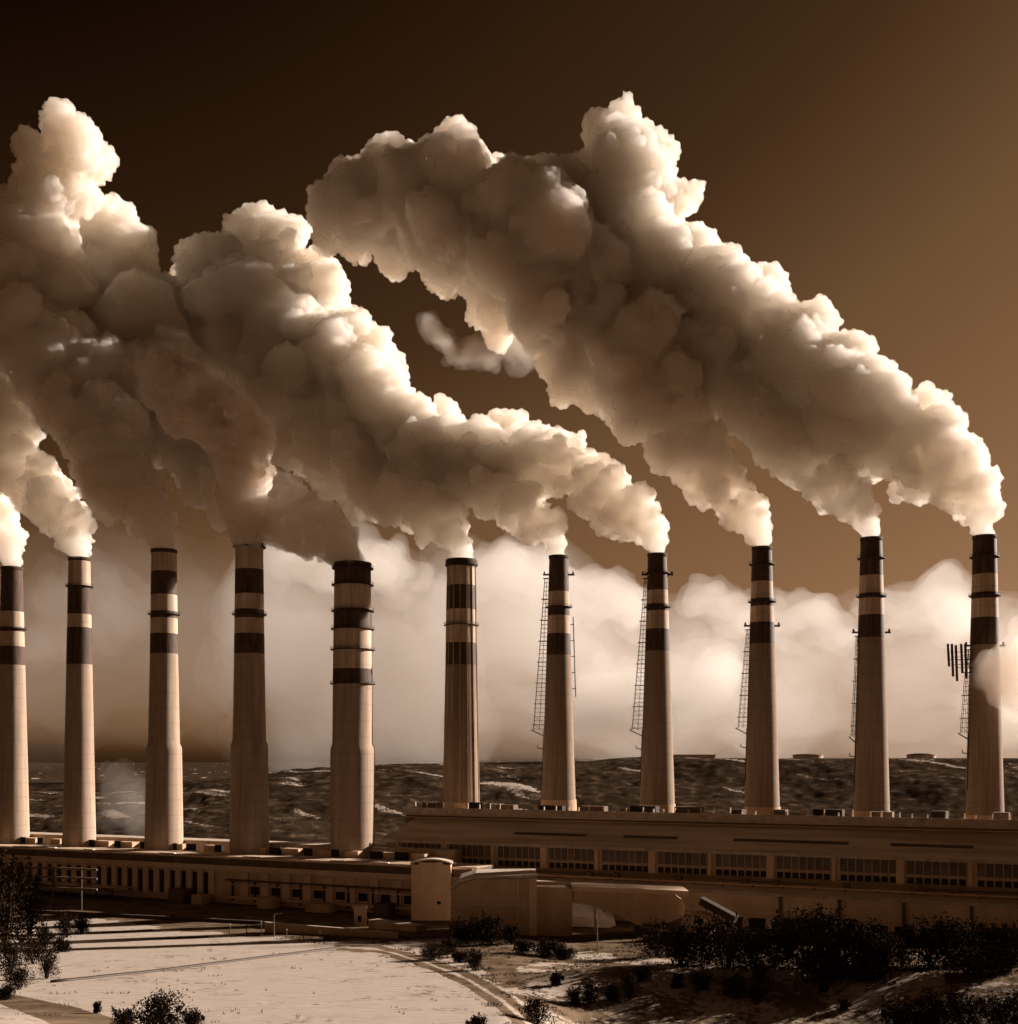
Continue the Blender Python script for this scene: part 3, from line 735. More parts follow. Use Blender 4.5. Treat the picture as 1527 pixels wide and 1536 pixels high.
# lamp and fence posts
def post(u, v, h, label, lamp=True):
    p = gp(u, v); r = empty('lamp_post' if lamp else 'fence_post', tuple(p)); tag(r, label, 'post', 'posts along the field edge' if not lamp else None)
    lathe('pole', [(0.22, -0.5), (0.12, h)], BAND, r, 8)
    if lamp:
        Geo().bar((0, 0, h), (1.6, -0.3, h + 0.3), 0.14).build('arm', WALL, r); Geo().box(1.4, 2.5, -0.5, 0.0, h + 0.2, h + 0.45).build('lamp_head', STEEL, r)
    else:
        Geo().box(-0.25, 0.25, -0.25, 0.25, h, h + 0.25).build('cap', WALL, r)
post(896, 1432, 13, 'slim lamp post standing in front of the half-arch gateway')
post(411, 1406, 8, 'slim lamp post where the retaining wall begins')
for u, v in ((370, 1401), (392, 1404), (345, 1400), (430, 1409), (455, 1411), (480, 1413)):
    post(u, v, 3.2, 'short fence post at the far edge of the snow field', False)
# tanks on the plateau
for (u, v, w, h, Yt, lab) in ((1042, 1141, 62, 5, 1150, 'long low flat-topped shed on the hill skyline'), (1212, 1137, 44, 7, 1150, 'round tank on the plateau beside the long low shed'), (1382, 1135, 42, 8, 1150, 'round tank on the plateau by the darkest hillside')):
    p = at(u, v, Yt); p.z = h1(p.x, p.y); k = Yt / F
    r = empty('storage_tank' if w < 50 else 'skyline_shed', tuple(p)); tag(r, lab, 'tank' if w < 50 else 'shed')
    if w < 50:
        lathe('shell', [(w * k / 2, -3), (w * k / 2, h * k * 0.6)], WALL2, r, 28); lathe('lid', [(w * k / 2 + 0.4, h * k * 0.6), (w * k / 2 + 0.4, h * k * 0.6 + 0.7), (w * k * 0.25, h * k * 0.95), (0.1, h * k)], BAND, r, 28)
    else:
        box_part('wall', WALL2, r, -w * k / 2, w * k / 2, 0, 14, -3, 2.6); box_part('roof', BAND, r, -w * k / 2 - 0.6, w * k / 2 + 0.6, -0.6, 14.6, 2.6, 3.3)
# ------------------------------------------------------------------ shrubs and trees
def leafy(name, pos, w, h, label, group, seed, mat=LEAF, leaf=0.42, n=None, spiky=0.3, cat='shrub'):
    rr = np.random.default_rng(seed)
    root = empty(name, tuple(pos)); tag(root, label, cat, group)
    g = Geo(); tips = []
    ns = 5 if h < 5 else (9 if h < 1.3 * w else 16)
    for i in range(ns):
        a = rr.uniform(0, 6.28); q = rr.uniform(0.15, 0.75) * w / 2
        top = Vector((q * math.cos(a), q * math.sin(a), h * rr.uniform(0.35 if h > 1.3 * w else 0.45, 0.90)))
        mid = top * 0.45 + Vector((0, 0, 0.1 * h))
        b0 = Vector((rr.uniform(-.15, .15) * w * 0.3, rr.uniform(-.15, .15) * w * 0.3, -0.4))
        g.bar(b0, mid, 0.03 * h ** 0.7 + 0.03); g.bar(mid, top, 0.016 * h ** 0.7 + 0.02)
        tips.append((mid.lerp(top, 0.6), rr.uniform(0.20, 0.34) * w)); tips.append((top, rr.uniform(0.16, 0.28) * w))
        tips.append((b0.lerp(mid, 0.8), rr.uniform(0.22, 0.34) * w)); tips.append((Vector((q * 1.1 * math.cos(a), q * 1.1 * math.sin(a), h * 0.16)), rr.uniform(0.18, 0.30) * w))
    st = g.build('trunk' if cat == 'tree' else 'stem', BARK, root); st['kind'] = 'stuff'
    n = n or int(min(3600, 500 + 190 * w * h / (leaf / 0.42) ** 2))
    T = np.array([[*t[0], t[1]] for t in tips]); wt = T[:, 3] ** 2; wt /= wt.sum()
    ci = rr.choice(len(T), n, p=wt)
    d = rr.normal(size=(n, 3)); d /= np.linalg.norm(d, axis=1)[:, None]
    rad_ = rr.uniform(0.25, 1.0, n) ** 0.6
    lump = 1 + spiky * rr.normal(size=n) * (rr.random(n) < 0.25)
    C = T[ci, :3] + d * (T[ci, 3] * rad_ * lump)[:, None] * np.array([1, 1, 0.75 * min(1.4, h / w + 0.25)])
    # shoots that break the outline
    nsh = 10 + int(1.2 * w); k = int(0.38 * n)
    sa = rr.uniform(0, 6.28, nsh); sq = rr.uniform(0.1, 0.85, nsh) * w / 2; sz = rr.uniform(0.35, 0.80, nsh) * h * (1 - 0.35 * (sq / (w / 2)) ** 2)
    sd_ = np.stack([np.cos(sa) * rr.uniform(0.05, 0.55, nsh), np.sin(sa) * rr.uniform(0.05, 0.55, nsh), rr.uniform(0.6, 1.0, nsh)], 1)
    sl = rr.uniform(0.16, 0.40, nsh) * h
    pick = rr.integers(0, nsh, k); tt = rr.uniform(-0.2, 1, k)
    Cs = np.stack([sq[pick] * np.cos(sa[pick]), sq[pick] * np.sin(sa[pick]), sz[pick]], 1) + sd_[pick] * (sl[pick] * tt)[:, None] + rr.normal(size=(k, 3)) * (0.055 * w * (1.15 - np.clip(tt, 0, 1)))[:, None]
    C[:k] = Cs
    C[:, 2] = np.maximum(C[:, 2], 0.02)
    C = C[C[:, 2] < h * 1.25]; n = len(C)
    A = rr.normal(size=(n, 3)); A /= np.linalg.norm(A, axis=1)[:, None]
    B = np.cross(A, rr.normal(size=(n, 3))); B /= np.linalg.norm(B, axis=1)[:, None]
    s = leaf * rr.uniform(0.55, 1.25, n)[:, None]
    V4 = np.stack([C - A * s * 0.5, C + B * s * 0.26, C + A * s * 0.5, C - B * s * 0.26], 1).reshape(-1, 3)
    me = bpy.data.meshes.new('foliage')
    me.vertices.add(4 * n); me.vertices.foreach_set('co', V4.astype(np.float32).ravel())
    me.loops.add(4 * n); me.loops.foreach_set('vertex_index', np.arange(4 * n, dtype=np.int32))
    me.polygons.add(n); me.polygons.foreach_set('loop_start', np.arange(0, 4 * n, 4, dtype=np.int32)); me.update(calc_edges=True)
    me.materials.append(mat)
    fo = bpy.data.objects.new('crown' if cat == 'tree' else 'foliage', me); COL.objects.link(fo); fo.parent = root
    fo['kind'] = 'stuff'
    return root

def shrub_px(u, vbase, wpx, hpx, label, group=None, seed=1, mat=LEAF, cat='shrub', name='shrub', **kw):
    p = gp(u, vbase); k = p.y / F
    return leafy(name, p, wpx * k, hpx * k, label, group, seed, mat, leaf=kw.pop('leaf', max(0.28, 2.2 * k, 0.052 * wpx * k, 0.036 * hpx * k)), cat=cat, **kw)

# evergreens at the left edge
shrub_px(8, 1425, 86, 150, 'tall dark evergreen tree beside the pipe bridge', None, 101, cat='tree', name='evergreen_tree')
shrub_px(-30, 1440, 100, 175, 'massive dark evergreen tree, biggest of the three evergreens', None, 102, cat='tree', name='evergreen_tree')
shrub_px(44, 1402, 56, 104, 'smaller dark evergreen tree in front of the pipe bridge', None, 103, cat='tree', name='evergreen_tree')
for i, (u, v, w, h) in enumerate(((16, 1462, 60, 60), (48, 1446, 46, 50), (70, 1468, 44, 60), (100, 1406, 40, 42), (122, 1400, 30, 24), (28, 1484, 46, 34), (92, 1428, 26, 24), (66, 1422, 34, 34), (10, 1500, 30, 22))):
    shrub_px(u, v, w, h, ('widest straggly shrub at the foot of the tall evergreen', 'straggly shrub right below the smaller evergreen', 'tall straggly shrub at the head of the longest dark line', 'upright straggly shrub at the end of the middle dark line', 'low straggly shrub at the end of the shortest dark line', 'straggly shrub at the lip of the bare ditch', 'smallest upright shrub between two straggly ones on the snow bank', 'straggly shrub behind the longest dark line, below the evergreens', 'low tuft of shrub down in the bare ditch')[i], 'straggly shrubs on the snow bank', 120 + i, spiky=0.6)
shrub_px(238, 1552, 92, 62, 'bushiest dark shrub at the near edge of the snow field', None, 140, spiky=0.6)
for i, (u, v, w, h) in enumerate(((182, 1546, 44, 36), (286, 1548, 40, 34), (146, 1520, 14, 18))):
    shrub_px(u, v, w, h, ('small dark shrub on the ditch side of the bushiest shrub', 'small dark shrub on the field side of the bushiest shrub', 'lone tiny upright sprig at the near field edge')[i], 'small shrubs by the near field edge', 141 + i, spiky=0.6)
shrub_px(714, 1552, 30, 30, 'spindly little shrub by the bend of the track', None, 150, LEAF2, spiky=0.7)
shrub_px(806, 1536, 58, 40, 'low dark shrub beside the dirt track', None, 151)
# shrubs before the shed
for i, (u, v, w, h) in enumerate(((700, 1416, 60, 40), (735, 1418, 66, 46), (768, 1416, 40, 30))):
    shrub_px(u, v, w, h, ('dark shrub against the shed wall nearest the square tower', 'largest dark shrub against the blank shed wall', 'small dark shrub by the corner pillar of the shed')[i], 'shrubs at the foot of the shed', 160 + i)
for i, (u, v, w, h) in enumerate(((650, 1440, 44, 26), (672, 1432, 34, 24), (712, 1456, 30, 34), (690, 1444, 26, 18), (820, 1436, 60, 26), (850, 1440, 40, 20), (784, 1430, 40, 20))):
    shrub_px(u, v, w, h, ('wide low scrub beside the dirt track where it bends', 'low scrub behind the wide one by the track bend', 'upright scrub bush between track and shed', 'tiny scrub between the two larger bushes by the track', 'widest scrub below the shed side wall', 'scrub in front of the gateway opening', 'scrub at the foot of the corner pillar')[i], 'scrub beside the track', 170 + i, LEAF2)
# tree belt in front of the hall
belt = ((988, 1436, 60, 52), (1020, 1448, 66, 58), (1062, 1446, 70, 70), (1092, 1452, 60, 76), (1128, 1448, 60, 54), (1160, 1452, 60, 56), (1210, 1452, 84, 84), (1252, 1456, 84, 86), (1296, 1452, 70, 66), (1322, 1458, 60, 60), (1352, 1450, 40, 54), (1396, 1452, 66, 74), (1432, 1450, 70, 68), (1476, 1448, 66, 62), (1512, 1448, 60, 60), (1545, 1452, 60, 64), (1236, 1470, 70, 44), (1300, 1472, 70, 38), (1462, 1462, 70, 36), (1500, 1460, 60, 40))
BELT_LABELS = ('bushy tree standing beside the gateway abutment', 'bushy tree half covering the rounded hopper', 'tall bushy tree at the low end of the conveyor', 'tallest narrow bushy tree just past the conveyor end', 'shorter bushy tree beside the tallest narrow one', 'bushy tree before the first downpipe of the hall', 'broad high-crowned tree before the hall, one of the two biggest', 'broad dense tree beside the other of the two biggest', 'mid-sized tree next to the two biggest of the belt', 'low round tree next to the gap in the belt', 'small narrow tree standing in the gap of the belt', 'full tall tree just past the gap in the belt', 'wide tree past the gap, second after it', 'round tree past the gap, third after it', 'fourth tree past the gap in the belt', 'fifth and last tree past the gap in the belt', 'low spreading bush at the foot of the two biggest trees', 'lowest flat bush below the mid-sized belt tree', 'low bush at the foot of the round belt tree', 'low bush at the foot of the outer belt trees')
for i, (u, v, w, h) in enumerate(belt):
    shrub_px(u, v, w * 1.3, h * 1.05, BELT_LABELS[i], 'tree belt before the turbine hall', 200 + i, LEAF if i % 3 else LEAF2, cat='tree', name='bushy_tree')
for i, (u, v, w, h) in enumerate(((862, 1508, 22, 30), (884, 1506, 36, 36), (918, 1504, 26, 26), (946, 1500, 30, 44), (1016, 1482, 22, 22), (1050, 1486, 34, 30), (1100, 1496, 50, 36), (1136, 1502, 34, 24), (835, 1478, 24, 18), (1140, 1476, 30, 40), (1268, 1516, 18, 16), (1236, 1490, 14, 14), (964, 1472, 30, 20))):
    shrub_px(u, v, w, h, ('narrow shrub on the mound nearest the dirt track', 'bushy shrub second from the track on the mound', 'low shrub between two taller ones on the mound', 'tall thin shrub on the mound below the gateway', 'small shrub on the mound crest by the snow', 'low shrub on the mound below the hopper', 'widest shrub on the open brown slope of the mound', 'smaller shrub beside the widest one on the mound', 'little shrub at the top of the mound by the lamp post', 'tall shrub just under the belt on the mound', 'lone tuft low on the bare mound slope', 'tiniest tuft on the bare mound slope', 'small shrub under the snow crest before the gateway')[i], 'shrubs scattered on the mound', 240 + i, LEAF, spiky=0.6)
for i, (u, v, w, h) in enumerate(((1350, 1550, 70, 50), (1400, 1548, 80, 60), (1446, 1552, 70, 76), (1500, 1552, 80, 64), (1540, 1550, 60, 70), (1376, 1560, 80, 54))):
    shrub_px(u, v, w, h, ('thicket shrub at the open end of the thicket', 'second thicket shrub, broad and low', 'tallest pointed shrub of the thicket', 'broad full shrub beside the tallest of the thicket', 'thicket shrub at the closed far end of the thicket', 'lowest thicket shrub in front of the others')[i], 'thicket at the foot of the mound', 270 + i)

# dry grass tufts along the banks, the track and the mound
rr = np.random.default_rng(77)
gx_ = rr.uniform(-105, 125, 26000); gy_ = rr.uniform(185, 430, 26000)
gz_ = height(gx_, gy_)
gu_ = CU + F * gx_ / gy_; gv_ = HV + F * (CAMZ - gz_) / gy_
gj_ = fbm(np.stack([gx_, gy_, 0 * gx_], 1) / 7.0, 4, 501)
in_field = poly_mask(gu_, gv_, [(60, 1384), (240, 1396), (430, 1411), (520, 1420), (590, 1442), (650, 1466), (700, 1492), (740, 1515), (760, 1540), (780, 1800), (-900, 1800), (-900, 1430), (-200, 1404)])
on_tr = np.abs(line_dist(gu_, gv_, [(500, 1420), (570, 1424), (640, 1444), (700, 1468), (752, 1500), (806, 1546), (850, 1590)])[0]) < 7
keep = (gj_ > 0.06) & ~on_tr & (~in_field | ((gj_ > 0.36) & (rr.random(26000) < 0.25)))
B0 = np.stack([gx_, gy_, gz_ - 0.03], 1)[keep]
nb = 5
B = np.repeat(B0, nb, 0) + np.concatenate([rr.normal(size=(len(B0) * nb, 2)) * 0.22, np.zeros((len(B0) * nb, 1))], 1)
hh_ = rr.uniform(0.25, 0.85, len(B)); ln = rr.normal(size=(len(B), 2)) * 0.22
sd2 = rr.normal(size=(len(B), 2)); sd2 /= np.linalg.norm(sd2, axis=1)[:, None]
s3 = np.concatenate([sd2 * 0.06, np.zeros((len(B), 1))], 1)
TV = np.stack([B - s3, B + s3, B + np.stack([ln[:, 0], ln[:, 1], hh_], 1)], 1).reshape(-1, 3)
me = bpy.data.meshes.new('dry_grass')
me.vertices.add(len(TV)); me.vertices.foreach_set('co', TV.astype(np.float32).ravel())
me.loops.add(len(TV)); me.loops.foreach_set('vertex_index', np.arange(len(TV), dtype=np.int32))
me.polygons.add(len(B)); me.polygons.foreach_set('loop_start', np.arange(0, len(TV), 3, dtype=np.int32)); me.update(calc_edges=True)
me.materials.append(LEAF2)
go = bpy.data.objects.new('dry_grass', me); COL.objects.link(go); tag(go, 'dark dry grass tufts on the banks and the mound', 'grass', kind='stuff')
# ------------------------------------------------------------------ smoke
def ico(sub):
    bm = bmesh.new(); bmesh.ops.create_icosphere(bm, subdivisions=sub, radius=1.0)
    v = np.array([x.co[:] for x in bm.verts], np.float32); f = np.array([[q.index for q in p.verts] for p in bm.faces], np.int64)
    bm.free(); return v, f
ICO = ico(2)
ICO1 = ico(1)

def fused(name, me, voxel):
    tmp = bpy.data.objects.new(name + '_raw', me); COL.objects.link(tmp)
    md = tmp.modifiers.new('r', 'REMESH'); md.mode = 'VOXEL'; md.voxel_size = voxel
    out = bpy.data.meshes.new_from_object(tmp.evaluated_get(bpy.context.evaluated_depsgraph_get()))
    bpy.data.objects.remove(tmp); bpy.data.meshes.remove(me)
    return out

def puff_cloud(name, chain, Y, mat, seed, voxel=1.1, amp=1.0, drift=0.0, squash=1.0, rscale=1.0, sats=9, octaves=(34, 17, 8, 4.2, 2.3), rag=1.0, fog=0.0, crumbs=9):
    """One body of smoke: balls strung along CHAIN ((u, v, radius) in photo pixels, at depth Y, or (u, v, radius, Y)), fused into one skin,
    then billowed. Returns a closed mesh object."""
    rng = np.random.default_rng(seed)
    pts = []
    for k, c in enumerate(chain):
        y = c[3] if len(c) > 3 else Y + drift * k
        p = at(c[0], c[1], y)
        pts.append((p.x, p.y, p.z, c[2] * rscale * y / F))
    pts = np.array(pts)
    S = []
    for k in range(len(pts)):
        a = pts[k]; b = pts[min(k + 1, len(pts) - 1)]
        L = np.linalg.norm(b[:3] - a[:3]); n = max(1, int(math.ceil(L / (0.55 * min(a[3], b[3]) + 0.5))))
        for j in range(n):
            t = j / n; q = a * (1 - t) + b * t; r = q[3]
            S.append((*q[:3], r * 0.64))
            m = sats if r > 7 else 3
            for _ in range(m):
                d = rng.normal(size=3); d /= np.linalg.norm(d) + 1e-6
                rr = r * rng.uniform(0.28, 0.50)
                if r <= 7: rr = r * rng.uniform(0.3, 0.45)
                dist = r * rng.uniform(0.92, 1.26) - rr
                S.append((q[0] + d[0] * dist, q[1] + d[1] * dist * squash, q[2] + d[2] * dist, rr))
    S = np.array(S, np.float32)
    big = S[S[:, 3] > 1.6] if crumbs else S[:0]
    small = []
    for q in big:                                       # a third generation of smaller billows on the outside of the balls
        m = crumbs
        d = rng.normal(size=(m, 3)); d /= np.linalg.norm(d, axis=1)[:, None]
        rr = q[3] * rng.uniform(0.16, 0.46, m)
        small.append(np.concatenate([q[:3] + d * (q[3] * rng.uniform(0.80, 1.08, m))[:, None] , rr[:, None]], 1))
    V = (ICO[0][None] * S[:, 3][:, None, None] + S[:, None, :3]).reshape(-1, 3)
    Fc = (ICO[1][None] + (np.arange(len(S)) * len(ICO[0]))[:, None, None]).reshape(-1, 3)
    if small:
        Q = np.concatenate(small).astype(np.float32); n0 = len(V)
        V = np.concatenate([V, (ICO1[0][None] * Q[:, 3][:, None, None] + Q[:, None, :3]).reshape(-1, 3)])
        Fc = np.concatenate([Fc, n0 + (ICO1[1][None] + (np.arange(len(Q)) * len(ICO1[0]))[:, None, None]).reshape(-1, 3)])
    me = bpy.data.meshes.new(name + '_raw')
    me.vertices.add(len(V)); me.vertices.foreach_set('co', V.ravel())
    me.loops.add(len(Fc) * 3); me.loops.foreach_set('vertex_index', Fc.ravel().astype(np.int32))
    me.polygons.add(len(Fc)); me.polygons.foreach_set('loop_start', np.arange(0, len(Fc) * 3, 3, dtype=np.int32))
    me.update(calc_edges=True)
    out = fused(name, me, voxel)
    n = len(out.vertices)
    P = np.empty(n * 3, np.float32); out.vertices.foreach_get('co', P); P = P.reshape(-1, 3)
    N = np.empty(n * 3, np.float32); out.vertices.foreach_get('normal', N); N = N.reshape(-1, 3)
    # local radius of the plume
    def near_r(X):
        out_ = np.empty(len(X), np.float32)
        for i0 in range(0, len(X), 20000):
            d = np.linalg.norm(X[i0:i0 + 20000, None] - C[None], axis=2) / RR[None]
            out_[i0:i0 + 20000] = RR[d.argmin(1)]
        return out_
    C = pts[:, :3].astype(np.float32); RR = pts[:, 3].astype(np.float32)
    rad = near_r(P)
    D = np.zeros(n, np.float32)
    W = P.copy()
    for a in range(3):
        W[:, a] += 2.2 * vnoise(P / 9.0 + 31 * a, seed + a) + 0.7 * vnoise(P / 2.7 + 13 * a, seed + 7 + a)
    for k, s in enumerate(octaves):
        w = np.clip((rad - 0.28 * s) / (0.5 * s + 0.1), 0, 1)
        f1 = worley(W / s + 3.7 * k, seed * 13 + k)
        bump = np.maximum(0.0, 1 - (f1 / 0.85) ** 2)
        D += w * amp * (0.26, 0.26, 0.34, 0.44, 0.44)[k] * s * (bump - 0.45)
    D += rag * (1.1 * fbm(P / 5.5, 4, seed + 70) * np.clip(rad / 12, 0.15, 1.3))
    if fog: D += fog * fbm(P / (fog * 2.2), 4, seed + 55)
    P = P + N * D[:, None]
    out.vertices.foreach_set('co', P.ravel().astype(np.float32))
    out.update()
    out = fused(name, out, voxel * 0.9)
    n = len(out.vertices); P = np.empty(n * 3, np.float32); out.vertices.foreach_get('co', P); P = P.reshape(-1, 3)
    N = np.empty(n * 3, np.float32); out.vertices.foreach_get('normal', N); N = N.reshape(-1, 3)
    P = P + N * (rag * (2.3 * np.maximum(0, 1 - worley(P / 3.6, seed + 5) / 0.85) - 0.8 + 1.5 * fbm(P / 2.9, 3, seed + 91)) * np.clip(near_r(P) / 9, 0.35, 1.0))[:, None]
    out.vertices.foreach_set('co', P.ravel().astype(np.float32))
    out.polygons.foreach_set('use_smooth', [True] * len(out.polygons))
    out.update()
    out.materials.clear(); out.materials.append(mat)
    out.name = name
    o = bpy.data.objects.new(name, out); COL.objects.link(o)
    return o

def smoke_mat(name, dens, surf=0.0, color=(0.95, 0.93, 0.90), aniso=0.2, trans=0.4):
    m = bpy.data.materials.new(name); m.use_nodes = True
    t = m.node_tree; t.nodes.clear()
    out = t.nodes.new('ShaderNodeOutputMaterial')
    if dens > 0:
        v = t.nodes.new('ShaderNodeVolumePrincipled')
        v.inputs['Color'].default_value = (*color, 1); v.inputs['Density'].default_value = dens; v.inputs['Anisotropy'].default_value = aniso
        t.links.new(v.outputs[0], out.inputs['Volume'])
    if surf > 0:
        d = t.nodes.new('ShaderNodeBsdfDiffuse'); d.inputs[0].default_value = (*color, 1)
        tr = t.nodes.new('ShaderNodeBsdfTranslucent'); tr.inputs[0].default_value = (*color, 1)
        mx = t.nodes.new('ShaderNodeMixShader'); mx.inputs[0].default_value = trans
        t.links.new(d.outputs[0], mx.inputs[1]); t.links.new(tr.outputs[0], mx.inputs[2])
        tp = t.nodes.new('ShaderNodeBsdfTransparent')
        m2 = t.nodes.new('ShaderNodeMixShader'); m2.inputs[0].default_value = surf
        t.links.new(tp.outputs[0], m2.inputs[1]); t.links.new(mx.outputs[0], m2.inputs[2])
        t.links.new(m2.outputs[0], out.inputs['Surface'])
    return m

# ------------------------------------------------------------------ plumes
def drifted(chain, u0, Y0, slope=0.5, step=0.0):
    return [(u, v, r * 0.99 if r > 20 else r, Y0 + slope * (u0 - u) * Y0 / F + step * k) for k, (u, v, r) in enumerate(chain)]

SMOKE = smoke_mat('dense_steam', 0.24, 0.19, (0.9972, 0.963, 0.910), 0.3, 0.4)
SMOKE_MID = smoke_mat('greyer_steam', 0.25, 0.18, (0.995, 0.953, 0.893), 0.3, 0.4)
SMOKE_DARK = smoke_mat('sooty_steam', 0.34, 0.14, (0.955, 0.895, 0.822), 0.25, 0.1)
def plume(label, u0, Y0, chain, seed, mat=None, slope=0.5, step=0.0, **kw):
    o = puff_cloud('smoke_plume', drifted(chain, u0, Y0, slope, step), Y0, mat or SMOKE, seed, **kw)
    tag(o, label, 'smoke', 'smoke plumes from the chimneys')
    return o
plume('smoke plume bending away from the antenna-hung chimney, longest and highest edge', 1477, 553, [(1478,806,14),(1476,785,19),(1469,760,27),(1452,730,38),(1418,702,50),(1365,665,60),(1310,630,72),(1250,592,80),(1190,550,84),(1130,500,84),(1080,465,76),(1030,430,66),(1000,380,62)], 1)
plume('smoke plume from the chimney with a tight ladder, rising to the highest cloud tip', 1307, 565, [(1307,808,13),(1305,787,17),(1298,765,24),(1270,742,31),(1225,720,34),(1190,684,33),(1152,640,37),(1110,582,48),(1045,530,65),(1005,470,75),(975,400,78),(955,330,82),(945,265,74),(925,225,52),(940,195,30)], 2)
plume('smoke plume swelling into the broad flat-topped cloud that ends in a ragged tail', 1142, 578, [(1142,822,13),(1140,800,17),(1130,774,25),(1098,744,34),(1050,698,42),(1008,636,56),(964,572,76),(905,500,96),(850,420,112),(790,350,112),(720,330,102),(655,330,96),(598,315,84),(548,298,74),(516,335,52)], 3, SMOKE_MID, 0.35)
plume('short curling smoke plume with a hooked crest, from the widening-ladder chimney', 986, 590, [(986,832,12),(982,810,17),(968,785,28),(930,757,40),(890,728,42),(850,700,44),(800,690,46),(750,690,50),(700,680,54),(640,660,60)], 4)
plume('smoke plume from the chimney with ladder and conduit, low and knotted', 838, 603, [(838,835,12),(834,812,17),(824,790,26),(790,765,36),(745,735,44),(700,712,50),(640,690,58),(590,650,64),(560,600,62),(520,540,64),(480,500,66),(440,450,66),(410,400,60),(390,350,38)], 5)
plume('smoke plume from the ribbed chimney, spreading into the pale towering cloud', 692, 615, [(692,840,17),(688,815,20),(675,793,29),(640,762,40),(590,738,46),(540,712,50),(500,670,60),(470,610,74),(430,550,84),(385,490,88),(340,450,80),(300,440,50)], 6)
plume('pale thin smoke plume from the stout ringed chimney, passing behind the dark one', 529, 553, [(528,846,21),(516,822,24),(492,802,30),(455,784,38),(410,762,44),(350,722,54),(300,680,58),(260,620,62),(215,540,70),(180,470,76),(150,400,80),(140,352,62),(190,365,46)], 7, None, 0.85)
plume('darkest brown smoke column rising almost straight before toppling, over the stepped chimney', 374, 571, [(374,816,18),(372,795,23),(367,765,33),(362,720,38),(358,670,42),(346,628,52),(300,604,54),(262,582,44),(238,562,28)], 8, SMOKE_DARK, 0.1, step=-6.0)
plume('broad brown smoke plume from the stepped chimney with rim collar', 246, 594, [(246,826,16),(243,806,20),(233,785,30),(208,750,46),(176,705,56),(152,645,64),(116,590,70),(80,520,76),(50,440,74),(40,360,62),(60,300,58),(95,248,58),(125,240,42),(78,200,20)], 9, SMOKE_MID, 0.2)
plume('bright-edged smoke plume from the slender narrow-ringed chimney', 119, 617, [(119,838,14),(117,815,20),(110,790,28),(88,762,36),(60,738,42),(30,700,46),(5,660,48),(-30,610,60),(-80,560,70)], 10)
plume('small bright smoke plume from the chimney at the far end by the evergreens', 18, 640, [(18,852,13),(16,830,18),(8,805,26),(-15,780,36),(-50,750,46),(-100,710,56)], 11)
plume('hooked smoke curl standing on the merged clouds above the conduit chimney', 838, 640, [(725,670,34),(765,648,32),(800,660,28),(840,672,22),(862,662,16)], 12)

# ------------------------------------------------------------------ low steam bank behind the hills and loose wisps
def steam(label, chain, Y, dens, seed, voxel=16.0, color=(0.975, 0.94, 0.895), amp=1.0, fog=46.0, rag=0.0, octaves=(110, 55, 26), shells=(0.4, 0.62, 0.84, 1.06, 1.3)):
    """thin steam: nested bodies of low density, so that it fades towards its edge"""
    m = smoke_mat('thin_steam', dens / 2.8, 0.0, color, 0.35)
    p = at(chain[0][0], chain[0][1], Y)
    root = empty('steam', tuple(p)); tag(root, label, 'steam', kind='stuff')
    for i, f in enumerate(shells):
        o = puff_cloud('steam_layer', chain, Y, m, seed + 17 * i, voxel=voxel, amp=amp, octaves=octaves, rag=rag, sats=8, rscale=f, fog=fog, crumbs=0)
        o['kind'] = 'stuff'; o.parent = root; o.matrix_parent_inverse = Matrix.Translation(-p)
steam('soft pale steam bank filling the gap behind the stout chimney', [(425, 970, 110), (470, 990, 140), (540, 1010, 140), (590, 970, 95), (640, 1050, 100)], 1560, 0.0036, 301)
steam('soft pale steam bank behind the ladder chimneys', [(700, 960, 110), (760, 930, 110), (820, 960, 110), (880, 1010, 100), (950, 1030, 95), (1010, 1060, 80)], 1620, 0.0036, 302)
steam('soft steam bank behind the plain-flank chimney', [(1050, 1000, 75), (1085, 965, 62), (1130, 1020, 85), (1180, 1060, 80)], 1580, 0.0030, 303)
steam('drifting steam above the plateau tanks', [(1200, 1000, 60), (1245, 960, 52), (1310, 1000, 70), (1390, 1000, 70), (1425, 915, 40), (1480, 1010, 80), (1550, 990, 80)], 1560, 0.0030, 304)
steam('dim steam veil behind the west row', [(-40, 960, 130), (60, 1000, 120), (160, 960, 120), (260, 940, 130), (340, 1000, 120)], 1700, 0.0005, 305)
steam('low steam lying along the hill crest', [(400, 1095, 40), (460, 1095, 60), (560, 1100, 60), (700, 1090, 60), (850, 1095, 60), (1000, 1095, 60), (1150, 1095, 60), (1300, 1090, 60), (1450, 1095, 60), (1560, 1090, 60)], 1500, 0.0030, 306)
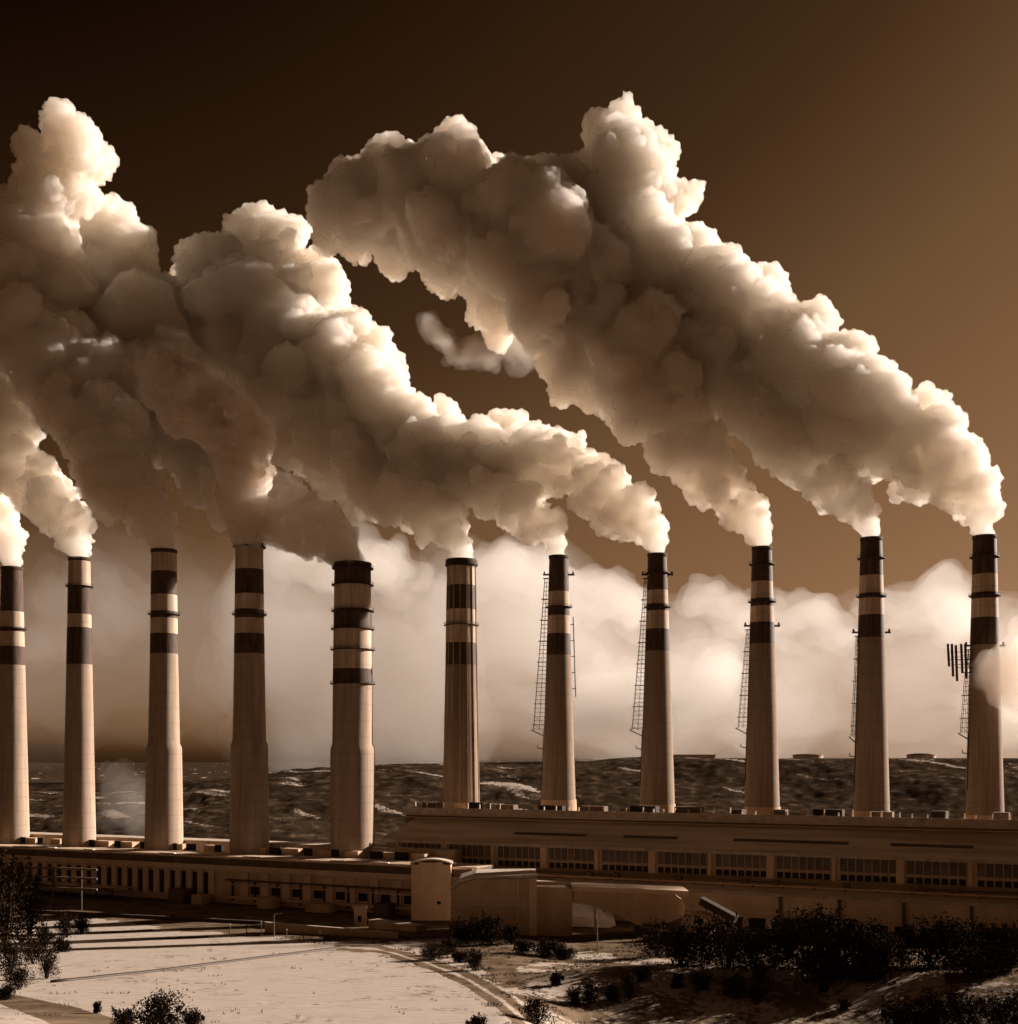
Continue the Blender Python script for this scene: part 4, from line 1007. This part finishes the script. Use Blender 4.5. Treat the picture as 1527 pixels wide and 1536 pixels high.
steam('loose steam drifting across the antenna-hung chimney', [(1474, 1015, 20), (1490, 985, 26), (1505, 1030, 26), (1530, 990, 40), (1550, 1030, 44)], 540, 0.06, 307, voxel=1.7, octaves=(14, 7, 3), fog=11.0, color=(0.965, 0.885, 0.79))
steam('brown steam puff rising between two west-row chimneys', [(188, 1215, 30), (180, 1190, 30), (200, 1175, 22), (210, 1225, 26)], 720, 0.008, 308, voxel=2.0, octaves=(16, 8, 4), fog=10.0, color=(0.965, 0.885, 0.79))
steam('torn thin wisps hanging below the broad flat-topped cloud', [(640, 480, 10), (662, 508, 14), (690, 540, 13), (712, 522, 15), (735, 545, 11), (752, 510, 15), (780, 515, 26), (795, 540, 15), (765, 490, 22)], 640, 0.020, 309, voxel=1.0, octaves=(9, 5, 2.5), fog=8.0, amp=1.9, color=(0.975, 0.90, 0.81))
for i_, (lab, ch, Yb, dn) in enumerate((
    ('billowing steam top beside the stout chimney', [(408, 850, 34), (440, 835, 42), (490, 850, 48), (540, 838, 40), (585, 862, 44)], 1480, 0.017),
    ('billowing steam top between the ribbed and ladder chimneys', [(715, 862, 34), (750, 850, 40), (790, 862, 36), (870, 900, 40), (910, 885, 36), (950, 920, 40)], 1480, 0.017),
    ('bright lower billow between the ladder chimneys', [(880, 1060, 50), (910, 1040, 44), (1040, 1050, 50), (1080, 1000, 44)], 1450, 0.016),
    ('ragged steam billow behind the plain-flank chimney', [(1040, 905, 24), (1070, 890, 28), (1100, 925, 34), (1185, 935, 34), (1225, 915, 30), (1260, 945, 36)], 1460, 0.014),
    ('ragged steam billow before the antenna-hung chimney', [(1300, 900, 22), (1345, 925, 32), (1385, 905, 34), (1415, 865, 24), (1430, 845, 14), (1440, 930, 36)], 1460, 0.014),
    ('dim brown smoke patch behind the slender chimney', [(70, 900, 40), (150, 880, 50), (190, 930, 46), (60, 970, 40)], 1500, 0.0025))):
    steam(lab, ch, Yb, dn, 330 + 40 * i_, voxel=5.0, octaves=(44, 22, 11, 6), fog=17.0, shells=(0.55, 0.85, 1.15))
